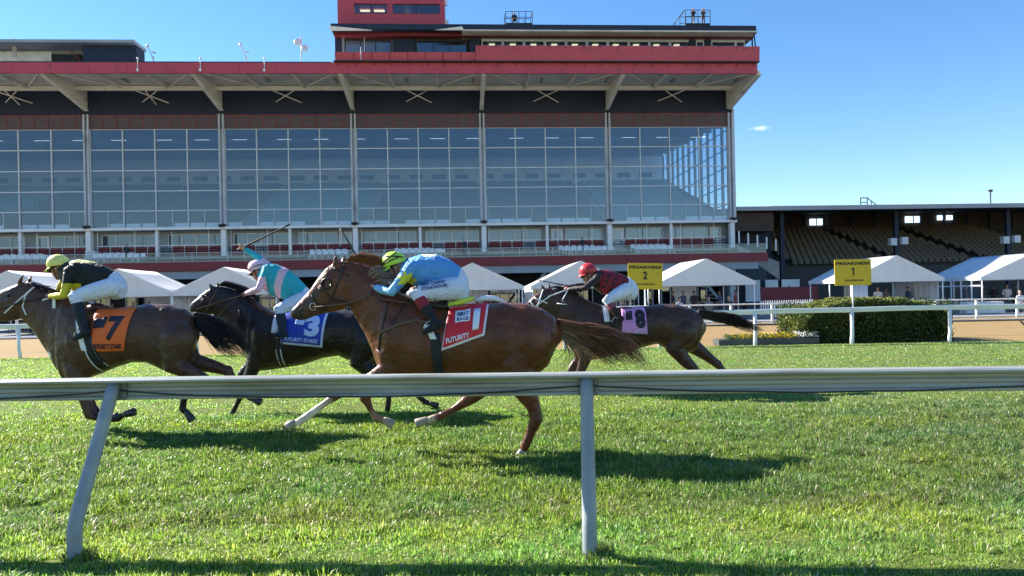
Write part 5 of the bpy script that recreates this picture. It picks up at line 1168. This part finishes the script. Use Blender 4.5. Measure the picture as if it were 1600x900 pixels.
h3, bv3, V3 = horse('nearly black racehorse in a blue number 3 cloth, partly behind the chestnut', D, trunk, neck, legs, (.020, .013, .011), [(BLK, .4), (BLK, .4), (BLK, .9), (BLK, .9)],
    ([[(340,446),(352,440),(362,444)], [(352,448),(366,444),(380,450)], [(366,452),(384,452),(400,462)], [(384,460),(398,464),(410,474)]], 260),
    ([[(600,490),(622,494),(640,502),(660,514)], [(601,500),(620,506),(640,516),(656,526)]], 160, .03),
    [((361,649),(359,656)), ((400,606),(408,604)), ((603,647),(600,656)), ((672,630),(685,635))], head, [((332,450),(326,443)), ((340,449),(340,440))], (317,462), hoofcol=(.03, .03, .03), manecol=(.014, .011, .010), tailcol=(.014, .011, .010), blaze=[((300,482),(303,478),  .025,(.10,.09,.085))])
strands('mane_chest_locks', [[V3(p, -.3) for p in g] for g in ([(375,480),(385,500),(398,515)], [(372,500),(380,520),(372,540)])], 60, hairmat((.03, .018, .014)), h3, .003, .05, .03, .04, 8)
BLU = mat('blue_number_cloth', (.012, .05, .42), .6, .06, 6, .2, 14)
cl = drape_quad('number_cloth', bv3, D, [(440,490),(510,488),(503,543),(440,537)], mat('cloth_border_blue', (.55, .62, .90), .6), h3, .013)
drape_quad('cloth_field', bv3, D, [(440,491),(506,489),(500,539),(441,533.5)], BLU, h3, .021, parent=cl)
WB = mat('pale_blue_print', (.50, .60, .92), .55, .04, 6)
drape_text('3', bv3, D, [(476,496),(501,494),(498,527),(476,525)], WB, cl, .028, .06, 'numeral'); drape_quad('white_patch', bv3, D, [(462,499),(476,499),(475,509),(461,508)], WB, h3, .028, 6, parent=cl)
drape_text('FUTURITY STAKES', bv3, D, [(446,526.5),(497,530),(496,536),(446,532)], WB, cl, .028, .03)
girth(bv3, D, ((436,520), (440,572)), 12, MATS['girth_web'], h3)
for dx in (-3, 4): surf_strap(bv3, D, [(435+dx,545),(436+dx,558),(438+dx,571)], .009, TACKW, h3, 'girth_piping')
girth(bv3, D, ((431,494), (430,520)), 11, TACKW, h3, 'saddle_towel', .012)
for q in ([(330,452),(322,470),(312,486)], [(312,462),(320,468)], [(334,492),(350,478),(366,462)]): surf_strap(bv3, D, q, .008, BROWNL, h3, 'bridle', .008)
def silk3(co):
    n = len(co); c = np.tile(np.array((.03, .42, .48)), (n, 1)); pk_ = np.array((.80, .50, .60))
    a_ = P(446,424,D); b_ = P(438,456,D); t = (co[:, 2]-b_.z)/(a_.z-b_.z); xc = b_.x + (a_.x-b_.x)*t; w = (np.abs(co[:, 0]-xc-.0) < .055) & (co[:, 1] < D+.3) & (co[:, 2] < P(0,416,D).z+.3) & (co[:, 0] > P(425,0,D).x); c = np.where(w[:, None], pk_, c)
    s_ = P(410,406,D); d = np.hypot(co[:, 0]-s_.x, co[:, 2]-s_.z); c = np.where((d < .065)[:, None], pk_, c)
    h_ = (co[:, 0] < P(414,0,D).x) & (co[:, 2] < P(0,442,D).z+.0); c = np.where(h_[:, None], pk_, c); return c
j3, hd3, bt3, hi3 = jockey('rider in turquoise shirt with pink bands and a pink helmet, whip arm raised', D, (402,420), .108,
    [((414,414),(412,452),.15), ((430,412),(424,462),.20), ((450,420),(444,468),.185), ((466,434),(458,474),.165), ((480,449),(468,484),.165), ((488,462),(474,488),.14)],
    [([(418,420),(404,452),(384,459)], [-.12,-.26,-.10]), ([(420,418),(403,402),(382,389)], [.17,.20,.16])],
    [([(476,468),(437,483),(443,523),(428,524)], [-.11,-.28,-.36,-.39], (.125,.085,.064,.046)), ([(476,468),(436,483),(441,521),(428,522)], [.11,.28,.36,.39], (.125,.085,.064,.046))],
    None, silk3, (.80, .52, .62), breech=(.66, .70, .84), boot=(.015, .022, .045), strip=[((.0, .05), (2.6, .1))], faced=(-1, -.35))
bt, k_, an, toe = bt3[0]; stirrup(h3, an, toe, D, P(444,494,D-.34))
whip('long dark riding whip swung up by the rider in turquoise and pink', hd3[1] + Vector((-.03, 0, .02)), P(452,351,D+.16), .011)
strap(h3, [hd3[0], P(350,470,D-.14), P(306,483,D-.07)], .009, BROWNL, 'rein')
for r_ in (h3, j3): finish(r_)
# ================================================================ horse and rider number 8 (right)
D = 12.3
trunk = [((1100,503),(1097,526),.09), ((1094,490),(1086,548),.19), ((1080,481),(1068,554),.25), ((1056,475),(1046,548),.28), ((1030,475),(1026,537),.28), ((1002,479),(1003,543),.29), ((976,481),(978,551),.31), ((952,480),(953,557),.31), ((932,474),(930,562),.28), ((917,468),(912,564),.24), ((905,462),(898,558),.20)]
neck = [((920,470),(906,560),.22), ((902,460),(890,544),.17), ((890,454),(877,522),.135), ((878,451),(866,504),.11), ((868,450),(857,494),.09)]
head = [((862,449),(854,490),.086), ((852,450),(847,491),.09), ((842,456),(839,491),.084), ((833,463),(833,490),.07), ((826,470),(827,490),.058), ((820,476),(823,489),.048)]
legs = [([(912,540,.15),(914,562,.10),(908,578,.062),(904,592,.048),(916,600,.031),(928,602,.034),(932,600,.030)], -.15, .8),
        ([(914,540,.14),(906,560,.09),(894,576,.06),(886,590,.046),(898,600,.030),(908,603,.032),(912,602,.028)], .16, .8),
        ([(1066,522,.24),(1054,546,.145),(1073,566,.10),(1086,578,.062),(1087,592,.036),(1086,604,.036),(1085,609,.032)], -.17, .8),
        ([(1068,522,.2),(1082,540,.13),(1104,556,.085),(1122,570,.056),(1138,588,.034),(1150,602,.035),(1156,606,.030)], .16, .8)]
h8, bv8, V8 = horse('dark brown racehorse in a purple number 8 cloth behind the chestnut tail', D, trunk, neck, legs, (.058, .026, .018), [(BLK, .4), (BLK, .4), (BLK, .9), (BLK, .9)],
    ([[(858,449),(870,446),(880,450)], [(870,450),(884,450),(898,458)], [(886,455),(900,458),(914,466)]], 120),
    ([[(1090,484),(1115,487),(1145,492),(1170,502),(1196,516)], [(1093,494),(1118,500),(1145,508),(1168,514),(1190,519)]], 360, .03),
    [((932,600),(940,597)), ((912,602),(920,600)), ((1085,608),(1081,615)), ((1156,605),(1166,611))], head, [((850,452),(845,444)), ((858,451),(858,442))], (838,464), hoofcol=(.035, .03, .03), manecol=(.016, .012, .011), tailcol=(.03, .016, .013))
PUR = mat('purple_number_cloth', (.66, .27, .56), .6, .06, 6, .2, 14); PB = mat('black_border', (.015, .01, .02), .6)
cl = drape_quad('number_cloth', bv8, D, [(972,481),(1012,480),(1014,526),(970,523)], PB, h8, .013)
drape_quad('cloth_field', bv8, D, [(972,482),(1009,481),(1011.5,522),(971,519)], PUR, h8, .021, parent=cl)
drape_text('8', bv8, D, [(991,486),(1008,485),(1009,513),(993,513)], PB, cl, .028, .07, 'numeral'); drape_quad('black_patch', bv8, D, [(977,489),(988,488),(988,500),(978,501)], PB, h8, .028, 6, parent=cl)
drape_text('FUTURITY', bv8, D, [(992,516),(1010,516),(1010,521),(992,521)], mat('mauve_print', (.6, .5, .75), .6), cl, .028, .03)
girth(bv8, D, ((960,500), (962,552)), 11, MATS['girth_web'], h8); girth(bv8, D, ((945,470), (949,503)), 9, TACKW, h8, 'saddle_towel', .014)
for q in ([(850,452),(844,468),(838,486)], [(836,466),(846,470),(856,474)], [(829,470),(834,478),(838,488)], [(846,452),(838,458),(830,466)]): surf_strap(bv8, D, q, .011, TACKW, h8, 'bridle', .008)
def silk8(co):
    n = len(co); c = np.tile(np.array((.20, .012, .025)), (n, 1)); bk = np.array((.02, .012, .016)); x = co[:, 0]-P(940,0,D).x
    w = (np.sin(co[:, 0]*34+co[:, 2]*20)*np.sin(co[:, 2]*40-co[:, 0]*10) > .55); c = np.where(w[:, None], bk, c); c = np.where((co[:, 0] < P(926,0,D).x)[:, None], bk*1.3, c); return c
j8, hd8, bt8, hi8 = jockey('rider in maroon shirt and red helmet, rightmost of the four', D, (919,425), .122,
    [((930,424),(928,450),.15), ((942,420),(940,460),.20), ((956,422),(955,462),.185), ((968,427),(967,460),.165), ((982,433),(976,468),.17), ((992,441),(984,470),.15)],
    [([(934,434),(914,450),(888,452)], [-.17,-.26,-.10]), ([(934,434),(912,446),(886,449)], [.17,.2,.09])],
    [([(980,452),(948,469),(970,499),(955,507)], [-.11,-.29,-.36,-.39], (.125,.075,.058,.042)), ([(980,452),(947,469),(968,498),(955,505)], [.11,.29,.36,.39], (.125,.075,.058,.042))],
    None, silk8, (.52, .03, .04), breech=(.70, .74, .86), boot=(.03, .012, .016), cuff=(.26, .06, .08), faced=(-1, -.2))
bt, k_, an, toe = bt8[0]; stirrup(h8, an, toe, D, P(964,482,D-.34))
strap(h8, [hd8[0], P(860,462,D-.12), P(829,484,D-.07)], .012, TACKW, 'rein'); strap(h8, [hd8[1], P(858,458,D+.12), P(829,482,D+.07)], .012, TACKW, 'rein'); strap(h8, [hd8[0], P(878,470,D-.2), P(886,476,D-.22), P(870,474,D-.2)], .009, TACKW, 'rein_loop')
whip('short dark riding whip pointing left from the hands of the rider in maroon', hd8[1] + Vector((0, 0, .03)), P(842,438,D+.1), .008)
for r_ in (h8, j8): finish(r_)
# ================================================================ people in the background
def person(kind, label, loc, rz, shirt, trouser, skin=(.42, .24, .17), hair=(.05, .035, .025), group=None, key={}):
    root = empty('person', loc, rz, label, 'person', group); k = kind
    if k not in key:
        b_ = Fig(); s_ = Fig(); t_ = Fig(); h_ = Fig(); vv = lambda x, y, z: Vector((x, y, z)); sit = kind == 'sit'; z0 = -.40 if sit else 0
        hp = vv(0, 0, .92+z0)
        b_.ell(vv(0, -.01, 1.66+z0), .078, .09, .115); b_.limb([(vv(0, 0, 1.57+z0), .055, .05), (vv(0, 0, 1.44+z0), .06, .06)]); b_.ell(vv(0, -.10, 1.645+z0), .016, .022, .025)
        b_.loft([(vv(0, 0, z+z0), vv(w*.9, 0, 0), d*.85) for z, w, d in ((.9, .16, .11), (1.1, .14, .10), (1.3, .18, .115), (1.44, .13, .08))], 14)
        s_.loft([(vv(0, 0, z+z0), vv(w, 0, 0), d) for z, w, d in ((.9, .175, .125), (1.1, .16, .12), (1.3, .2, .13), (1.46, .14, .085))], 14)
        for sx in (-1, 1):
            sh_ = vv(sx*.19, 0, 1.42+z0)
            if kind == 'phone': el, wr = vv(sx*.26, -.12, 1.20), vv(sx*.07, -.30, 1.50)
            elif sit: el, wr = vv(sx*.25, -.05, 1.14+z0), vv(sx*.12, -.30, 1.02+z0)
            else: el, wr = vv(sx*.25, .04, 1.15), vv(sx*.22, -.10, .92)
            b_.limb([(sh_, .048, .048), (el, .035, .035), (wr, .026, .028)], 10); b_.ell(wr + (wr-el).normalized()*.06, .035, .03, .05); s_.limb([(sh_, .065, .065), (el, .05, .05), (el.lerp(wr, .25), .045, .045)], 10)
            hj = vv(sx*.09, 0, .9+z0)
            kn, ak, te = (vv(sx*.13, -.42, .52), vv(sx*.13, -.38, .09), vv(sx*.14, -.54, .03)) if sit else (vv(sx*.11, -.02, .49), vv(sx*.11, .02, .08), vv(sx*.13, -.14, .03))
            b_.limb([(hj, .08, .08), (kn, .055, .055), (ak, .038, .038), (te, .03, .035)], 10); t_.limb([(hj, .095, .095), (kn, .068, .068), (ak, .055, .055)], 10)
        t_.ell(hp, .175, .13, .12); h_.ell(vv(0, .02, 1.70+z0), .088, .095, .095)
        ob = [f_.bake(nm, None, None, .022, 2) for nm, f_ in (('body', b_), ('shirt', s_), ('trousers', t_), ('hair', h_))]; key[k] = [(o_.name, o_.data) for o_ in ob]
        for o_ in ob: bpy.data.objects.remove(o_)
    for (nm, me), c in zip(key[k], (skin, shirt, trouser, hair)):
        me2 = me.copy(); me2.materials.clear(); nm = nm.split('.')[0]; me2.materials.append(mat('%s_%.2f_%.2f_%.2f' % (nm, *c), c, .7, .1, 4)); o_ = bpy.data.objects.new(nm, me2); COL.objects.link(o_); o_.parent = root
    return root
def ppl(px, y, z, kind, label, shirt, trouser, rz=0, **k): x = B(px, 480, y)[0]; return person(kind, label, BW(x, y, z), BANG+rz, shirt, trouser, **k)
K = [(.02,.02,.03), (.55,.55,.58), (.05,.08,.2), (.3,.05,.05), (.12,.12,.13), (.6,.45,.35)]
ppl(1536, -28.2, 0, 'stand', 'man in dark coat and dark cap standing inside the rightmost tent', K[0], K[4], .4, hair=(.01, .01, .012))
ppl(1574, -27.9, 0, 'stand', 'person in a pale grey top beside the dark coated man in the rightmost tent', K[1], K[4], -.3)
ppl(1510, -27.5, 0, 'stand', 'person in a dark shirt and light trousers at the left of the rightmost tent', K[4], (.4, .38, .34), 1.2)
ppl(1594, -31.3, 0, 'sit', 'seated person in white at the outer rail near the right edge', (.65, .65, .66), K[0], .1, hair=(.3, .25, .2))
ppl(1139, -30.3, 0, 'sit', 'spectator in black with blond hair seated in front of the tent right of board 2', K[0], K[0], .1, hair=(.35, .28, .18))
ppl(1108, -30.0, 0, 'sit', 'spectator in a tan hat and grey shirt seated under the tent right of board 2', (.2, .2, .19), K[2], -.2, hair=(.3, .22, .13))
ppl(1062, -29.9, 0, 'sit', 'spectator in a pale shirt seated at the left of the tent by board 2', (.4, .42, .45), K[0], .3)
ppl(1085, -27.4, 0, 'stand', 'dark dressed person standing at the back of the tent right of board 2', K[0], K[0], 2.5)
ppl(1068, -26.2, 0, 'stand', 'person in navy standing deep in the shade of the tent right of board 2', K[2], K[0], .5)
ppl(1353, -28.5, 0, 'stand', 'person in a grey shirt under the tent by board 1, just left of the middle', (.3, .3, .32), K[0], .6)
ppl(1372, -28.0, 0, 'stand', 'person in a white shirt under the tent by board 1, beside the grey shirt', K[1], K[0], -.5)
ppl(1230, -11.4, .25, 'stand', 'dark silhouetted person behind the red barrier right of board 2', K[0], K[0], .2)
ppl(208, -27.8, 0, 'stand', 'person in a pale shirt under the tent behind the rider in black and yellow', K[1], K[4], .4)
ppl(232, -28.6, 0, 'stand', 'person in a dark shirt under the tent behind the rider in black and yellow', K[4], K[0], -.4)
ppl(775, -27.5, 0, 'stand', 'dark dressed person under the tent right of the rider in blue', K[0], K[4], .4)
ppl(200, -2.6, 5.58, 'stand', 'person in a black jacket and white shirt on the terrace above the leftmost riders', K[0], K[0], .3)
ppl(727, -2.8, 5.58, 'stand', 'dark dressed person on the terrace above the rider in blue', K[0], K[0], .3)
ppl(912, -3.0, 5.58, 'stand', 'dark dressed person at the terrace rail above the rider in maroon', K[0], K[2], 2.0)
xx, ww, zb_, e_ = pb
person('phone', 'person in black shirt and light trousers, left of two on the right roof platform', BW(xx+ww*.42, -3.2, zb_), BANG, K[0], (.5, .5, .52))
person('phone', 'person in dark red trousers, right of two on the right roof platform', BW(xx+ww*.82, -3.2, zb_), BANG, K[0], (.14, .04, .05))
xx, ww, zb_, e_ = pa
person('sit', 'crouching person in black on the middle roof platform', BW(xx+ww*.35, -3.2, zb_), BANG, K[0], K[0])
x, z = B(23, 90, -2.2); person('stand', 'man in a pink shirt and beige shorts on the rooftop deck at top left', BW(x, -2.2, z-.0), BANG, (.6, .42, .44), (.5, .42, .34))
gl = 'distant spectators in the shade under the tents'; rr = random.Random(5)
for i, px in enumerate([28, 48, 175, 222, 335, 362, 745, 760, 1052, 1090, 1125, 1150, 1340, 1385, 1418, 1440, 1553, 1588]):
    ppl(px, -27.0 + rr.random()*1.2, 0, 'stand' if i % 3 else 'sit', 'distant spectator in dark clothes in the shade under a white tent', K[[0, 4, 2, 3][i % 4]], K[0], rr.uniform(-3, 3), group=gl)
gl = 'dark chairs in the shade under the tents'; cd0 = None
for i, px in enumerate([20, 60, 190, 215, 340, 370, 725, 752, 780, 1048, 1075, 1120, 1160, 1330, 1365, 1395, 1430, 1530, 1560, 1590]):
    if cd0 is None: cd0 = chair_mb().build('chair', M['black']); o = cd0
    else: o = cd0.copy(); COL.objects.link(o)
    y = -28.8 + rr.random()*2; o.location = BW(B(px, 480, y)[0], y, 0); o.rotation_euler = (0, 0, rr.random()*6); tag(o, 'dark folding chair in the shade under a white tent', 'chair', gl)
# white tables near the right tent
def table(px, y, w, label):
    x = B(px, 490, y)[0]; f = MB(); vs = []; n = 28
    for i in range(n):
        a_ = 2*math.pi*i/n; cx, cy = math.copysign(abs(math.cos(a_))**.3, math.cos(a_))*w/2, math.copysign(abs(math.sin(a_))**.3, math.sin(a_))*.38
        k = 1.06 + .06*math.sin(i*3); vs += [(cx*k, cy*k, .02), (cx, cy, .74)]
    f.add(vs, [(2*i, (2*i+2) % (2*n), (2*i+3) % (2*n), 2*i+1) for i in range(n)] + [tuple(2*i+1 for i in range(n))]); o = f.build('table', M['tent']); o.location = BW(x, y, 0); o.rotation_euler = (0, 0, BANG); tag(o, label, 'table')
table(1541, -31.2, 1.9, 'long table under a white cloth in front of the rightmost tent'); table(1512, -31.0, .55, 'small square table under a white cloth left of the long white table')
for px, lb in ((1488, 'metal folding chair just right of the hedge, left one of two'), (1500, 'metal folding chair just right of the hedge, right one of two')):
    o = chair_mb().build('chair', mat('green_metal', (.16, .2, .16), .5)); x = B(px, 490, -31.5)[0]; o.location = BW(x, -31.5, 0); o.rotation_euler = (0, 0, BANG+.5); tag(o, lb, 'chair')
